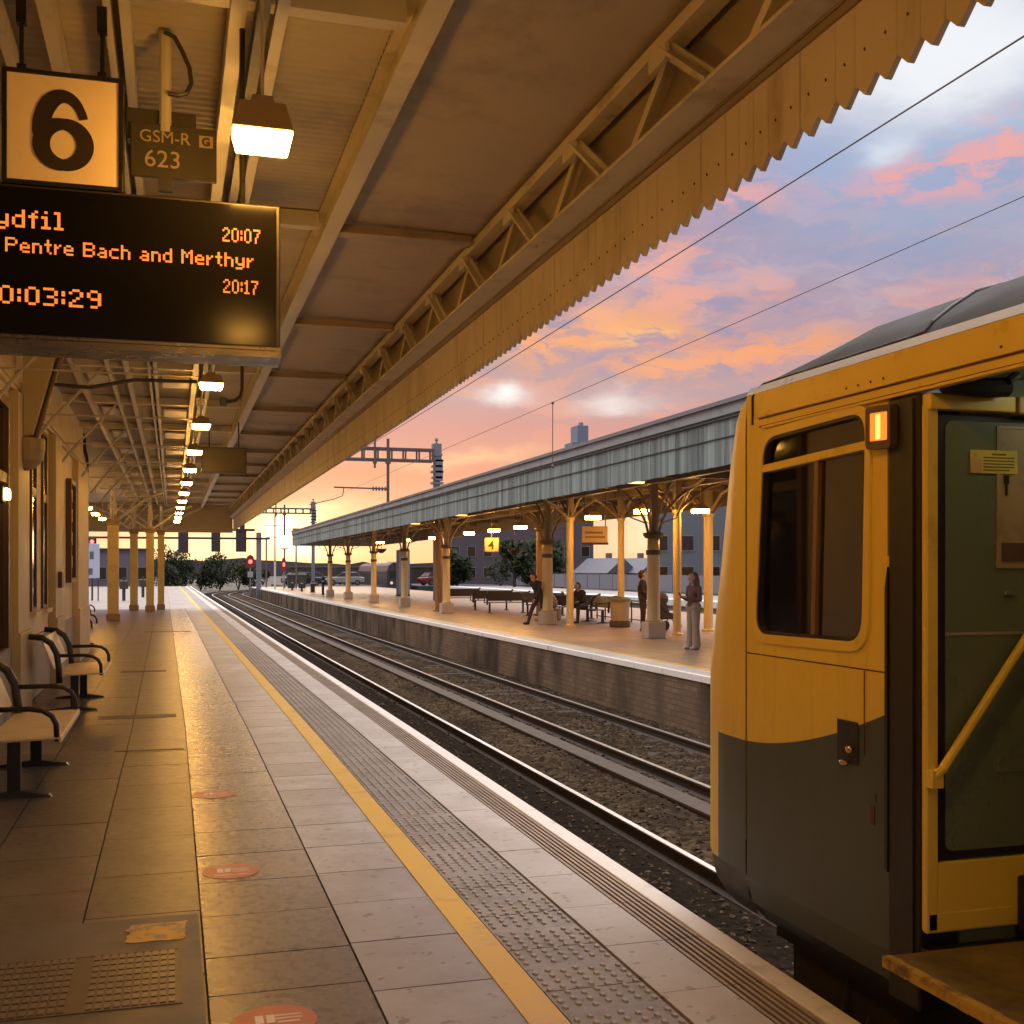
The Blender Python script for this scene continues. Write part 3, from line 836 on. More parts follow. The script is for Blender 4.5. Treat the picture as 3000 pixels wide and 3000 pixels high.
q.build('purlin', paint_steel, can)
q = MB(); q.box(.375, .43, C0, C1, 4.20, 4.29); q.build('cable_tray', dark_steel, can)
LY = [5.2 + 3.47 * k for k in range(13)]
for yy in LY:
    if yy > 49.5: continue
    q = MB(); q.box(-1.68, 1.10, yy + .30, yy + .40, 4.33, 4.45); q.build('cross_beam', paint_steel, can)
    q = MB()
    if yy > 7: q.box(1.25, 2.33, yy + .24, yy + .38, 4.285, 4.297); q.box(1.25, 2.33, yy + .30, yy + .32, 4.298, 4.37)
    if yy > 7: q.build('cantilever_arm', MATS['outer_ceiling'], can)
    if yy < 7: continue
    q = MB(); q.tube([(-1.69, yy, 3.63), (.25, yy, 3.63)], .011, 6); q.build('tie_rod', paint_steel, can)
    q = MB(); q.tube([(-1.69, yy + .1, 3.30), (-1.45, yy + .1, 3.62), (-1.15, yy + .1, 3.95), (-.85, yy + .1, 4.28)], .020, 8); q.build('brace', paint_steel, can)
# light hatches between the purlins
for k, yy in enumerate([y + 1.5 for y in LY[2:10]]):
    for a_, b_ in ((-1.15, -.88), (-.14, .24)):
        q = MB(); q.box(a_, b_, yy, yy + .9, 4.40, 4.43); q.build('ceiling_panel', M('hatch_paint', (.66, .58, .46), .45, .1, 4), can)
# lattice girder behind the valance
q = MB(); q.box(2.30, 2.47, C0, C1, 3.845, 3.865); q.box(2.455, 2.47, C0, C1, 3.866, 3.94); q.build('girder_bottom_chord', paint_steel, can)
q = MB(); q.box(2.31, 2.42, C0, C1, 4.225, 4.245); q.box(2.335, 2.355, C0, C1, 4.246, 4.32); q.build('girder_top_chord', paint_steel, can)
nw = 0
for k in range(-6, 34):
    yt = 5.21 + 1.32 * k
    if yt - .7 < C0 or yt + .7 > C1: continue
    q = MB()
    q.bar((2.375, yt + .02, 4.222), (2.395, yt + .62, 3.868), .055, .012, (1, 0, 0)); q.bar((2.415, yt + .02, 4.222), (2.435, yt + .62, 3.868), .012, .05, (1, 0, 0))
    q.bar((2.345, yt - .03, 4.222), (2.365, yt - .52, 3.868), .085, .014, (1, 0, 0)); q.bar((2.32, yt - .03, 4.222), (2.33, yt - .52, 3.868), .02, .06, (1, 0, 0))
    q.box(2.30, 2.325, yt - .10, yt + .10, 4.14, 4.222)
    q.build('girder_web', paint_steel, can); nw += 1
# valance: upright boards, each with a pointed foot and a nail hole
PITCH = .132
v = MB(); holes = MB(); yy = C0; k = 0
while yy < C1:
    a, b_ = yy + .0015, yy + PITCH - .0015
    tip = zb(yy); sh = tip + .056; m_ = (a + b_) / 2
    jx = random.uniform(-.002, .002)
    poly = [(a, 3.83), (a, sh), (m_ - .008, tip + .003), (m_, tip - .002), (m_ + .008, tip + .003), (b_, sh), (b_, 3.83)]
    v.prism(poly, 'x', 2.492 + jx, 2.516 + jx)
    if yy < 24:
        hz = tip + .17
        holes.prism([(m_ + .003 * math.cos(t * math.pi / 4) * 1.1, hz + .0065 * math.sin(t * math.pi / 4)) for t in range(8)], 'x', 2.487 + jx, 2.4915 + jx)
    yy += PITCH; k += 1
nvf = len(v.f); o_ = len(v.v); v.v += holes.v; v.f += [tuple(i + o_ for i in q_) for q_ in holes.f]
vo = v.build('valance', paint_valance, can)
vo.data.materials.append(M('nail_hole', (.05, .03, .02), .8))
for f_ in vo.data.polygons[nvf:]: f_.material_index = 1
q = MB(); q.box(2.471, 2.53, C0, C1, 3.832, 3.87); q.box(2.478, 2.491, C0, C1, 3.795, 3.831); q.build('valance_bead', M('bead_paint', (.22, .16, .10), .5), can)
q = MB(); q.box(2.475, 2.56, C0, C1, 3.871, 4.50); q.build('fascia', M('outer_fascia', (.30, .24, .19), .6), can)
q = MB(); q.box(-6.3, 2.47, C1 + .01, C1 + .05, 3.22, 4.60); q.build('end_screen', M('end_boards', (.42, .34, .22), .5), can)

# lamps hanging under the canopy
def make_lamp(glow):
    r = thing('station_lamp', 'lamp', 'lamp', (0, 0, 0), 0, 'lit lanterns hanging in a row under the near canopy')
    q = MB()
    # flared shade: narrow neck down to a wide mouth
    def frus(x0, y0, z0, x1, y1, z1):
        q.add([(-x0, -y0, z0), (x0, -y0, z0), (x0, y0, z0), (-x0, y0, z0), (-x1, -y1, z1), (x1, -y1, z1), (x1, y1, z1), (-x1, y1, z1)],
              [(0, 3, 2, 1), (4, 5, 6, 7), (0, 1, 5, 4), (1, 2, 6, 5), (2, 3, 7, 6), (3, 0, 4, 7)])
    frus(.135, .066, .121, .10, .05, .245)
    frus(.055, .04, .246, .045, .035, .28)
    q.build('shade', M('lamp_shade_paint', (.36, .25, .12), .4, .15, 6), r, bevel=.006)
    q = MB()
    q.add([(-.112, -.05, .035), (.112, -.05, .035), (.112, .05, .035), (-.112, .05, .035), (-.132, -.062, .119), (.132, -.062, .119), (.132, .062, .119), (-.132, .062, .119)],
          [(0, 3, 2, 1), (4, 5, 6, 7), (0, 1, 5, 4), (1, 2, 6, 5), (2, 3, 7, 6), (3, 0, 4, 7)])
    q.build('diffuser', glow, r, bevel=.008)
    q = MB(); q.tube([(0, 0, .28), (0, 0, 1.0)], .010, 6); q.build('hanger', paint_steel, r)
    return r
lamp0 = make_lamp(lamp_glow)
for k, yy in enumerate(LY):
    o = lamp0 if k == 0 else copy_tree(lamp0)
    o.location = (.385 + cx(yy), yy, 3.48)
    if k > 1: o.scale = (.92, .9, .72)
    o['label'] = ('lit sodium lantern hanging in front of the black departure screen' if k == 0 else
                  'lit sodium lantern hidden just behind the black departure screen' if k == 1 else
                  '%s lit lantern past the departure screen in the canopy row' % ORD[k - 1].replace('nearest', 'first').replace('second', 'first' if k == 2 else 'second'))
for k, yy in enumerate((1.73, -1.74)):
    o = copy_tree(lamp0); o.location = (.385, yy, 3.48)
    o['label'] = 'lit sodium lantern overhead, %s' % ('nearer the departure screen, above the photographer' if k == 0 else 'farthest back down the platform, behind the photographer')
_names = ['first', 'second', 'third', 'fourth', 'fifth', 'sixth', 'seventh', 'eighth', 'ninth', 'tenth', 'eleventh']
_l = [o for o in col.objects if o.get('category') == 'lamp' and o.name.startswith('station_lamp')]
for o in _l:
    k = int(round((o.location.y - 5.2) / 3.47))
    if k >= 2 and o.location.y > 0:
        o['label'] = '%s lit lantern in the row beyond the departure screen' % _names[k - 2]
for k, yy in enumerate((33.0, 36.6, 40.4, 44.2)):
    o = copy_tree(lamp0); o.location = (-2.45, yy, 3.42)
    o['group'] = 'lit lanterns beyond the building corner'
    o['label'] = '%s lit lantern of the short row seen past the building corner' % ['first', 'second', 'third', 'fourth'][k]

# columns of the near platform
colm_m = M('column_paint', (.60, .45, .16), .42, .12, 4, .06, dirt=(.40, .30, .13), dirt_scale=2)
def near_column(x, y, w, lab):
    t = thing('canopy_column', lab, 'column', (x, y, 0), 0, 'square columns on the near platform')
    q = MB(); q.box(-w * .62, w * .62, -w * .62, w * .62, 0, .22); q.build('base', M('column_base', (.33, .2, .09), .5), t, bevel=.012)
    q = MB(); q.box(-w / 2, w / 2, -w / 2, w / 2, .221, 3.1); q.build('shaft', colm_m, t, bevel=.02)
    q = MB(); q.box(-w * .6, w * .6, -w * .6, w * .6, 3.101, 3.2); q.box(-w * .7, w * .7, -w * .7, w * .7, 3.201, 3.28); q.build('capital', M('capital_paint', (.30, .2, .09), .5), t, bevel=.01)
    q = MB(); q.box(-w * .3, w * .3, -w * .3, w * .3, 3.281, 4.28)
    for s in (-1, 1):
        q.tube([(s * w * .35, 0, 3.29), (s * .5, 0, 3.55), (s * 1.0, 0, 3.95), (s * 1.6, 0, 4.22)], .045, 8)
        q.tube([(0, s * w * .35, 3.29), (0, s * .5, 3.55), (0, s * 1.0, 3.95), (0, s * 1.6, 4.22)], .045, 8)
    q.build('bracket', paint_steel, t)
for a in ((-1.84, 39.1, .34, 'thick ochre square column nearest beyond the building corner'),
          (-1.49, 48.6, .30, 'middle ochre square column beyond the building corner'),
          (-.85, 47.6, .30, 'ochre square column standing closest to the platform edge'),
          (-.45, 49.3, .26, 'slim ochre square column just right of its neighbour by the paving')):
    near_column(*a)

# ------------------------------------------------------------------ signs under the canopy
orange_face = M('sign_face', (.92, .74, .50), .35, .06, 3, dirt=(.84, .66, .42), dirt_scale=2)
sgn = thing('platform_sign', 'square white platform sign with a bold black number 6', 'sign', (-.481, 5.62, 3.42), R(-1.0))
q = MB(); q.box(-.240, .240, 0, .10, .012, .497); q.build('face', orange_face, sgn)
q = MB(); ring(q, [(-.262, -.012), (.262, -.012), (.262, .518), (-.262, .518)], [(-.241, .011), (.241, .011), (.241, .498), (-.241, .498)], 'y', -.008, .11); q.build('frame', black_plastic, sgn, bevel=.003)
def six(parent, mat, cx_, cz_, hw, hh):
    def strip(pts, y0):
        mb_ = MB(); n = len(pts)
        for (x, z, nx_, nz_, w_) in pts:
            for sgn_ in (-1, 1):
                for yy in (y0, y0 - .003):
                    mb_.v.append((cx_ + x + nx_ * w_ * sgn_, yy, cz_ + z + nz_ * w_ * sgn_))
        for k in range(n - 1):
            a = k * 4; b_ = a + 4
            mb_.f += [(a + 1, b_ + 1, b_ + 3, a + 3), (a, a + 2, b_ + 2, b_), (a, b_, b_ + 1, a + 1), (a + 2, a + 3, b_ + 3, b_ + 2)]
        return mb_
    P = []
    for k in range(41):          # the long stroke: from the top right terminal round the left side to the foot
        t = R(22 + (262 - 22) * k / 40)
        w_ = .020 + .019 * min(1, max(0, (math.degrees(t) - 40) / 90))
        dg_ = math.degrees(t)
        if dg_ > 185: w_ -= .021 * min(1, (dg_ - 185) / 35)
        a_, b_ = hw - .031, hh - .020
        nx_, nz_ = math.cos(t) / a_, math.sin(t) / b_; nl = math.hypot(nx_, nz_)
        P.append((a_ * math.cos(t), b_ * math.sin(t), nx_ / nl, nz_ / nl, w_))
    m1 = strip(P, -.001)
    Q = []
    for k in range(49):          # the bowl
        t = 2 * math.pi * k / 48
        w_ = .026 + .012 * abs(math.cos(t))
        Q.append(((hw - .031) * math.cos(t), -hh + .114 + .094 * math.sin(t), math.cos(t), math.sin(t), w_))
    m2 = strip(Q, -.002)
    o_ = len(m1.v); m1.v += m2.v; m1.f += [tuple(i + o_ for i in q_) for q_ in m2.f]
    return m1.build('numeral', mat, parent)
six(sgn, M('sign_black', (.03, .018, .01), .4, .1), .0, .250, .126, .178)
q = MB()
for x in (-.185, .165):
    q.tube([(x, .05, .519), (x, .05, .86)], .011, 8); q.box(x - .022, x + .022, .028, .072, .74, .86); q.tube([(x - .02, .05, .545), (x + .02, .05, .545)], .016, 8)
q.build('hanger', black_plastic, sgn)

# departure board
W_ = 1.95
dep = thing('departure_board', 'black hanging departure screen with amber dot matrix lettering', 'departure screen', (.5 - W_ / 2, 5.60, 2.68), R(-1.2))
q = MB(); q.box(-W_ / 2, W_ / 2, .012, .26, .0, .725); q.build('case', M('board_case', (.035, .028, .022), .4, .15, 6), dep, bevel=.008)
q = MB(); q.box(-W_ / 2 + .02, W_ / 2 - .02, .0, .0115, .045, .71); q.build('screen', black_gloss, dep)
q = MB(); q.box(-W_ / 2 - .004, W_ / 2 + .004, -.012, .264, -.012, .018); q.box(-W_ / 2 - .003, W_ / 2 + .003, -.009, .0, .0215, .036); q.build('trim', M('board_trim', (.10, .085, .07), .3, .1, 5, metal=.6), dep)
q = MB()
for x in (-.62, -.1):
    q.box(x - .03, x + .03, .09, .15, .726, .742)
q.box(-.62, .12, .06, .2, .726, .738)
q.build('top_bracket', black_plastic, dep)
for x in (-.75, .80):
    q = MB(); q.tube([(x, .13, .726), (x, .13, 1.7)], .014, 8); q.build('hanger', black_plastic, dep)
FONT = {
 'M': '10001 11011 10101 10101 10001 10001 10001', 'T': '11111 00100 00100 00100 00100 00100 00100', 'P': '11110 10001 10001 11110 10000 10000 10000',
 'B': '11110 10001 10001 11110 10001 10001 11110', 'e': '0000 0000 0110 1001 1111 1000 0111', 'r': '000 000 101 110 100 100 100', 't': '010 010 111 010 010 010 001',
 'h': '1000 1000 1110 1001 1001 1001 1001', 'y': '0000 0000 1001 1001 1001 0111 0001 1110', 'd': '0001 0001 0111 1001 1001 1001 0111', 'f': '001 010 111 010 010 010 010',
 'i': '010 000 110 010 010 010 111', 'l': '110 010 010 010 010 010 111', 'n': '0000 0000 1110 1001 1001 1001 1001', 'a': '0000 0000 0110 0001 0111 1001 0111',
 'c': '0000 0000 0111 1000 1000 1000 0111', '0': '0110 1001 1001 1001 1001 1001 0110', '1': '010 110 010 010 010 010 111', '2': '0110 1001 0001 0010 0100 1000 1111',
 '3': '1110 0001 0001 0110 0001 0001 1110', '7': '1111 0001 0010 0010 0100 0100 0100', '9': '0110 1001 1001 0111 0001 0001 0110', ':': '0 1 1 0 1 1 0', ' ': '00 00 00 00 00 00 00'}
def led_text(name, s, x_right, z_base, h, wide=1.0, fat=.86, space=1.0, width=None):
    cell = h / 7.0; cw = cell * wide
    if width: cw = width / (sum(len(FONT[c].split()[0]) + space for c in s) - space)
    total = sum(len(FONT[c].split()[0]) + space for c in s) - space
    x = x_right - total * cw; mb = MB()
    for c in s:
        rows = FONT[c].split()
        for j, row in enumerate(rows):
            for i, b_ in enumerate(row):
                if b_ == '1':
                    cxx = x + (i + .5) * cw; cz = z_base + (6.5 - j) * cell
                    hw, hh = cw * fat / 2, cell * fat / 2
                    mb.quad((cxx - hw, -.0025, cz - hh), (cxx + hw, -.0025, cz - hh), (cxx + hw, -.0025, cz + hh), (cxx - hw, -.0025, cz + hh))
        x += (len(rows[0]) + space) * cw
    return mb.build(name, led_mat, dep)
OX = dep.location.x; OZ = 2.68
led_text('lettering', 'Merthyr Tydfil', -.478 - OX, 3.205 - OZ, .082, 1.17, .96)
led_text('lettering', 'Pentre Bach and Merthyr', .372 - OX, 3.092 - OZ, .066, 1.17, .96, 1.0, 1.098)
led_text('lettering', '20:07', .404 - OX, 3.210 - OZ, .068, .86, .9, 1.0)
led_text('lettering', '20:17', .394 - OX, 2.966 - OZ, .066, .86, .9, 1.0)
led_text('lettering', '20:03:29', -.315 - OX, 2.856 - OZ, .083, 1.32, .94, 1.0)

# radio sign board behind
gsm = thing('radio_sign', 'dark sign reading GSM-R over the number 623, hung on a pole', 'sign', (0, 6.2, 3.69))
gm = M('gsm_face', (.055, .046, .024), .45, .15, 4)
q = MB(); q.box(-.205, .224, 0, .03, 0, .275); q.build('face', gm, gsm, bevel=.003)
q = MB(); q.box(-.228, .12, .031, .12, .20, .36); q.build('back_box', gm, gsm, bevel=.005)
gt = M('gsm_text', (.42, .33, .17), .5, .08)
text_mesh('lettering', 'GSM-R', .088, gt, gsm, (-.165, -.003, .180), depth=.001)
text_mesh('numeral', '623', .125, gt, gsm, (-.142, -.003, .052), depth=.001)
q = MB(); q.box(.135, .205, -.003, -.0005, .175, .237); q.build('symbol', gt, gsm)
text_mesh('symbol_letter', 'G', .058, gm, gsm, (.148, -.0045, .186), depth=.001, bold=.003)
q = MB(); q.tube([(-.035, .018, .24), (-.035, .018, .80)], .032, 10); q.build('pole', paint_steel, gsm)
q = MB(); q.box(-.07, .0, -.012, .03, -.07, -.001); q.build('foot', dark_steel, gsm)
lp = thing('cable_loop', 'dark looped cable hanging beside the sign pole', 'cable', (-.02, 6.16, 4.30))
pts = [(.02 + .13 * math.sin(t) * (1 if t < 1.6 else 1), 0, .12 * math.cos(t) - .04) for t in [i * .3 for i in range(10)]]
pts = [(-.02, 0, .13), (.03, 0, .11), (.07, 0, .04), (.105, 0, -.04), (.115, 0, -.12), (.09, 0, -.175), (.05, 0, -.19), (.0, 0, -.185)]
q = MB(); q.tube(pts, .012, 8); q.build('cable', dark_steel, lp)

# a second hanging sign box farther up, and a bent conduit
mb_ = thing('hanging_sign', 'dark framed sign box hanging beside the third lit lantern', 'sign', (.87, 20.6, 3.35))
q = MB(); q.box(-.36, .36, 0, .10, .02, .42); q.build('panel', M('dim_panel', (.10, .08, .055), .4), mb_)
q = MB(); ring(q, [(-.385, -.005), (.385, -.005), (.385, .445), (-.385, .445)], [(-.361, .019), (.361, .019), (.361, .421), (-.361, .421)], 'y', -.02, .12); q.tube([(-.25, .05, .446), (-.25, .05, .9)], .012, 6); q.tube([(.25, .05, .446), (.25, .05, .9)], .012, 6)
q.build('frame', dark_steel, mb_)
cd = thing('conduit', 'bent conduit pipe dropping beside the lanterns to the hanging sign', 'pipe', (.80, 14.0, 3.4))
q = MB(); q.tube([(.0, 0, .95), (0, 0, .42), (-.02, 0, .33), (-.08, 0, .27), (-.18, 0, .25)], .02, 8); q.build('pipe', dark_steel, cd)
q = MB(); q.box(-.26, -.18, -.04, .04, .20, .30); q.build('junction_box', dark_steel, cd, bevel=.008)
cm = thing('security_camera', 'small pale security cameras cluster between the lit lanterns', 'camera', (.30, 13.4, 3.50))
q = MB(); q.box(-.05, .05, -.16, .10, 0, .08); q.build('body', M('cctv_white', (.6, .5, .35), .4), cm, bevel=.015)
q = MB(); q.tube([(0, 0, .08), (0, 0, .5)], .012, 8); q.build('bracket', dark_steel, cm)
q = MB(); q.tube([(0, -.161, .04), (0, -.185, .04)], .03, 10); q.build('lens', black_plastic, cm)

# ------------------------------------------------------------------ benches
bench_metal = M('bench_cream', (.68, .56, .36), .42, .10, 8, .04, dirt=(.46, .36, .22), dirt_scale=4, dirt_lo=.55)
bench_black = M('bench_black', (.022, .018, .016), .35, .15, 8)
def perforated(mb, x0, x1, y0, y1, zf, th=.018):
    mb.add([(x0, y0, zf(x0)), (x1, y0, zf(x1)), (x1, y1, zf(x1)), (x0, y1, zf(x0)), (x0, y0, zf(x0) - th), (x1, y0, zf(x1) - th), (x1, y1, zf(x1) - th), (x0, y1, zf(x0) - th)],
           [(0, 1, 2, 3), (4, 7, 6, 5), (0, 4, 5, 1), (1, 5, 6, 2), (2, 6, 7, 3), (3, 7, 4, 0)])
def make_bench(length, cat='bench'):
    t = thing('platform_bench', 'bench', cat, (0, 0, 0))
    q = MB(); h = length / 2
    perforated(q, -.50, -.0, -h, h, lambda x: .45 + .05 * (x + .0) * 0.6 + .0)
    q.box(-.004, .016, -h, h, .405, .452)
    q.build('seat', bench_metal, t, bevel=.006)
    q = MB()
    q.add([(-.52, -h, .50), (-.66, -h, .86), (-.66, h, .86), (-.52, h, .50), (-.54, -h, .495), (-.68, -h, .855), (-.68, h, .855), (-.54, h, .495)],
          [(0, 1, 2, 3), (4, 7, 6, 5), (0, 4, 5, 1), (1, 5, 6, 2), (2, 6, 7, 3), (3, 7, 4, 0)])
    q.build('backrest', bench_metal, t, bevel=.006)
    for s in (-1, 1):
        yv = s * (h - .02)
        q = MB(); q.tube([(-.47, yv, .34), (-.475, yv, .50), (-.50, yv, .68), (-.56, yv, .80), (-.66, yv, .865), (-.80, yv, .88)], .036, 10)
        q.build('end_frame', bench_black, t, smooth=True)
        q = MB(); q.tube([(-.49, yv, .655), (-.20, yv, .655), (-.11, yv, .64), (-.05, yv, .60), (-.02, yv, .54), (-.015, yv, .42)], .020, 8)
        q.build('armrest', bench_black, t, smooth=True)
        yl = s * (h - .16)
        q = MB(); q.box(-.36, -.27, yl - .03, yl + .03, .03, .43); q.build('leg', bench_black, t, bevel=.006)
        q = MB(); q.add([(-.66, yl - .035, 0), (-.06, yl - .035, 0), (-.06, yl + .035, 0), (-.66, yl + .035, 0), (-.64, yl - .03, .02), (-.08, yl - .03, .02), (-.08, yl + .03, .02), (-.64, yl + .03, .02), (-.36, yl - .03, .05), (-.26, yl - .03, .05), (-.26, yl + .03, .05), (-.36, yl + .03, .05)],
              [(0, 3, 2, 1), (0, 1, 5, 9, 8, 4), (2, 3, 7, 11, 10, 6), (1, 2, 6, 5), (3, 0, 4, 7), (4, 8, 11, 7), (8, 9, 10, 11), (9, 5, 6, 10)])
        q.build('foot', bench_black, t)
    return t
bn = make_bench(1.72)
for k, (yc, lab) in enumerate(((9.62, 'cream metal bench with black arms nearest the camera'), (14.95, 'cream metal bench with black arms, second along the building'),
                               (26.2, 'bench just past the dark downpipe, only its black arm showing'), (33.6, 'small distant bench by the foot of the ochre column'))):
    o = bn if k == 0 else copy_tree(bn)
    o.location = (-.78 if k < 2 else (-1.6 if k == 2 else -2.1), yc, 0)
    o['label'] = lab; o['group'] = 'benches on the near platform'

# ------------------------------------------------------------------ end of the near platform
hb = thing('lit_poster', 'pale blue standing poster panel past the building corner', 'poster panel', (-4.02, 63.8, 0))
q = MB(); q.box(-.34, .34, 0, .09, 1.2, 3.02); q.build('panel', M('poster_face', (.50, .55, .72), .4, .08, 2), hb, bevel=.02)
q = MB(); q.box(-.20, .0, -.01, -.001, 1.38, 1.72); q.box(-.15, .05, -.01, -.001, 2.2, 2.6); q.build('print', M('poster_print', (.10, .12, .18), .4), hb)
q = MB(); q.box(-.30, -.24, .02, .08, 0, 1.2); q.box(.24, .30, .02, .08, 0, 1.2); q.build('post', dark_steel, hb)
sp_ = thing('red_signal', 'small red light signal above the pale poster panel', 'signal', (-4.1, 64.6, 0))
q = MB(); q.tube([(0, .1, 0), (0, .1, 3.2)], .05, 8); q.build('post', dark_steel, sp_)
q = MB(); q.box(-.22, .22, -.05, .2, 2.98, 3.34); q.build('head', black_plastic, sp_, bevel=.03)
q = MB(); q.lathe([(.10, 0), (.085, .03), (.04, .05)], 14); l_ = q.build('lens', red_lamp, sp_); l_.rotation_euler = (R(90), 0, 0); l_.location = (0, -.051, 3.15)
for k, (x, y, lab) in enumerate(((-2.47, 63.9, 'dark litter post on the open platform between the ochre columns, nearer one'), (-1.68, 71.4, 'dark litter post on the open platform, the farther one'))):
    t = thing('litter_post', lab, 'litter bin', (x, y, 0), 0, 'dark posts on the open end of the near platform')
    q = MB(); q.tube([(0, 0, 0), (0, 0, 1.25)], .09, 10); q.build('post', dark_steel, t)
    q = MB(); q.lathe([(.22, .62), (.26, 1.0), (.26, 1.04), (.05, 1.10)], 14); q.build('holder', dark_steel, t)

# ------------------------------------------------------------------ train
def train_paint(name):
    """yellow above a sweeping line, dark grey green below; road dirt low down"""
    m = bpy.data.materials.new(name); m.use_nodes = True
    nt = m.node_tree; N, L = nt.nodes, nt.links; b = N['Principled BSDF']
    tc = N.new('ShaderNodeTexCoord'); sp = N.new('ShaderNodeSeparateXYZ'); L.new(tc.outputs['Object'], sp.inputs[0])
    def mt(op, a, b_=None, c=None):
        n = N.new('ShaderNodeMath'); n.operation = op
        for i, x in enumerate((a, b_, c)):
            if x is None: continue
            if isinstance(x, (int, float)): n.inputs[i].default_value = x
            else: L.new(x, n.inputs[i])
        return n.outputs[0]
    back = mt('MAXIMUM', mt('SUBTRACT', 4.72, sp.outputs[1]), 0.0)
    line = mt('ADD', .872, mt('MULTIPLY', mt('POWER', back, 1.75), .205))
    line = mt('MINIMUM', line, 1.18)
    up = mt('GREATER_THAN', sp.outputs[2], line)
    fr = mt('GREATER_THAN', sp.outputs[1], 4.97)   # the nose is yellow all the way down
    up = mt('MAXIMUM', up, fr)
    n = N.new('ShaderNodeTexNoise'); n.inputs['Scale'].default_value = 1.7; n.inputs['Detail'].default_value = 8; n.inputs['Roughness'].default_value = .65
    mp = N.new('ShaderNodeMapping'); mp.inputs['Scale'].default_value = (1, 1, .5); L.new(tc.outputs['Object'], mp.inputs[0]); L.new(mp.outputs[0], n.inputs['Vector'])
    def two(c1, c2):
        x = N.new('ShaderNodeMix'); x.data_type = 'RGBA'; x.inputs[6].default_value = (*c1, 1); x.inputs[7].default_value = (*c2, 1)
        mr = N.new('ShaderNodeMapRange'); mr.inputs[1].default_value = .4; mr.inputs[2].default_value = .72; L.new(n.outputs['Fac'], mr.inputs[0]); L.new(mr.outputs[0], x.inputs[0])
        return x.outputs[2]
    yel = two((.88, .65, .085), (.76, .53, .07)); gr = two((.068, .090, .100), (.054, .062, .062))
    x = N.new('ShaderNodeMix'); x.data_type = 'RGBA'; L.new(up, x.inputs[0]); L.new(gr, x.inputs[6]); L.new(yel, x.inputs[7])
    mp3 = N.new('ShaderNodeMapping'); mp3.inputs['Scale'].default_value = (7, 7, .55); L.new(tc.outputs['Object'], mp3.inputs[0])
    n3 = N.new('ShaderNodeTexNoise'); n3.inputs['Scale'].default_value = 2.6; n3.inputs['Detail'].default_value = 9; n3.inputs['Roughness'].default_value = .7; L.new(mp3.outputs[0], n3.inputs['Vector'])
    mr3 = N.new('ShaderNodeMapRange'); mr3.inputs[1].default_value = .52; mr3.inputs[2].default_value = .78; mr3.inputs[4].default_value = .17; L.new(n3.outputs['Fac'], mr3.inputs[0])
    xd = N.new('ShaderNodeMix'); xd.data_type = 'RGBA'; L.new(mr3.outputs[0], xd.inputs[0]); L.new(x.outputs[2], xd.inputs[6]); xd.inputs[7].default_value = (.10, .065, .03, 1)
    L.new(xd.outputs[2], b.inputs['Base Color'])
    b.inputs['Roughness'].default_value = .48
    b.inputs['Coat Weight'].default_value = .08; b.inputs['Coat Roughness'].default_value = .2
    n2 = N.new('ShaderNodeTexNoise'); n2.inputs['Scale'].default_value = 2.2; L.new(tc.outputs['Object'], n2.inputs['Vector'])
    bp = N.new('ShaderNodeBump'); bp.inputs['Strength'].default_value = .12; bp.inputs['Distance'].default_value = .01; L.new(n2.outputs['Fac'], bp.inputs['Height']); L.new(bp.outputs[0], b.inputs['Normal'])
    return m
tp = train_paint('train_livery')
ty = M('train_yellow', (.86, .63, .085), .36, .10, 3, .04, dirt=(.42, .22, .04), dirt_scale=2.5, dirt_lo=.58, dirt_hi=.8, coat=.2)
t_black = M('train_seal', (.022, .017, .016), .5, .2, 8)
t_groove = M('train_groove', (.09, .035, .012), .6, .2, 6)
t_roof = M('train_roof', (.060, .060, .060), .7, .18, 2, .1, dirt=(.04, .038, .036), dirt_scale=1.5, spec=.12)
t_gutter = M('train_cantrail', (.66, .72, .78), .35, .08, 4)
t_green = M('train_inner_green', (.15, .185, .115), .32, .14, 1.5, .03)
t_under = M('train_underframe', (.028, .023, .02), .75, .3, 6, .2)
SX = 2.50
trn = thing('railway_train', 'yellow and dark grey diesel railcar standing with its doorway open at the right', 'train')
TXC = 3.7925
# --- side skin of the cab, built round the window opening
WIN_O = [(3.715, 1.335), (4.60, 1.335), (4.535, 2.275), (3.695, 2.275)]
def quad_round(c4, r, n=6):
    """rounded outline through a general quadrilateral (y,z), counter clockwise"""
    pts = []; k = len(c4)
    for i in range(k):
        p = Vector(c4[i]); a = Vector(c4[i - 1]); b_ = Vector(c4[(i + 1) % k])
        da = (a - p).normalized(); db = (b_ - p).normalized()
        p0 = p + da * r; p2 = p + db * r
        for j in range(n + 1):
            t = j / n
            pts.append(tuple(p0 * (1 - t) ** 2 + p * 2 * t * (1 - t) + p2 * t * t))
    return pts
win_hole = quad_round([(3.745, 1.375), (4.565, 1.365), (4.49, 2.225), (3.72, 2.245)], .10)
win_rim = quad_round([(3.705, 1.335), (4.605, 1.325), (4.525, 2.262), (3.685, 2.282)], .125)
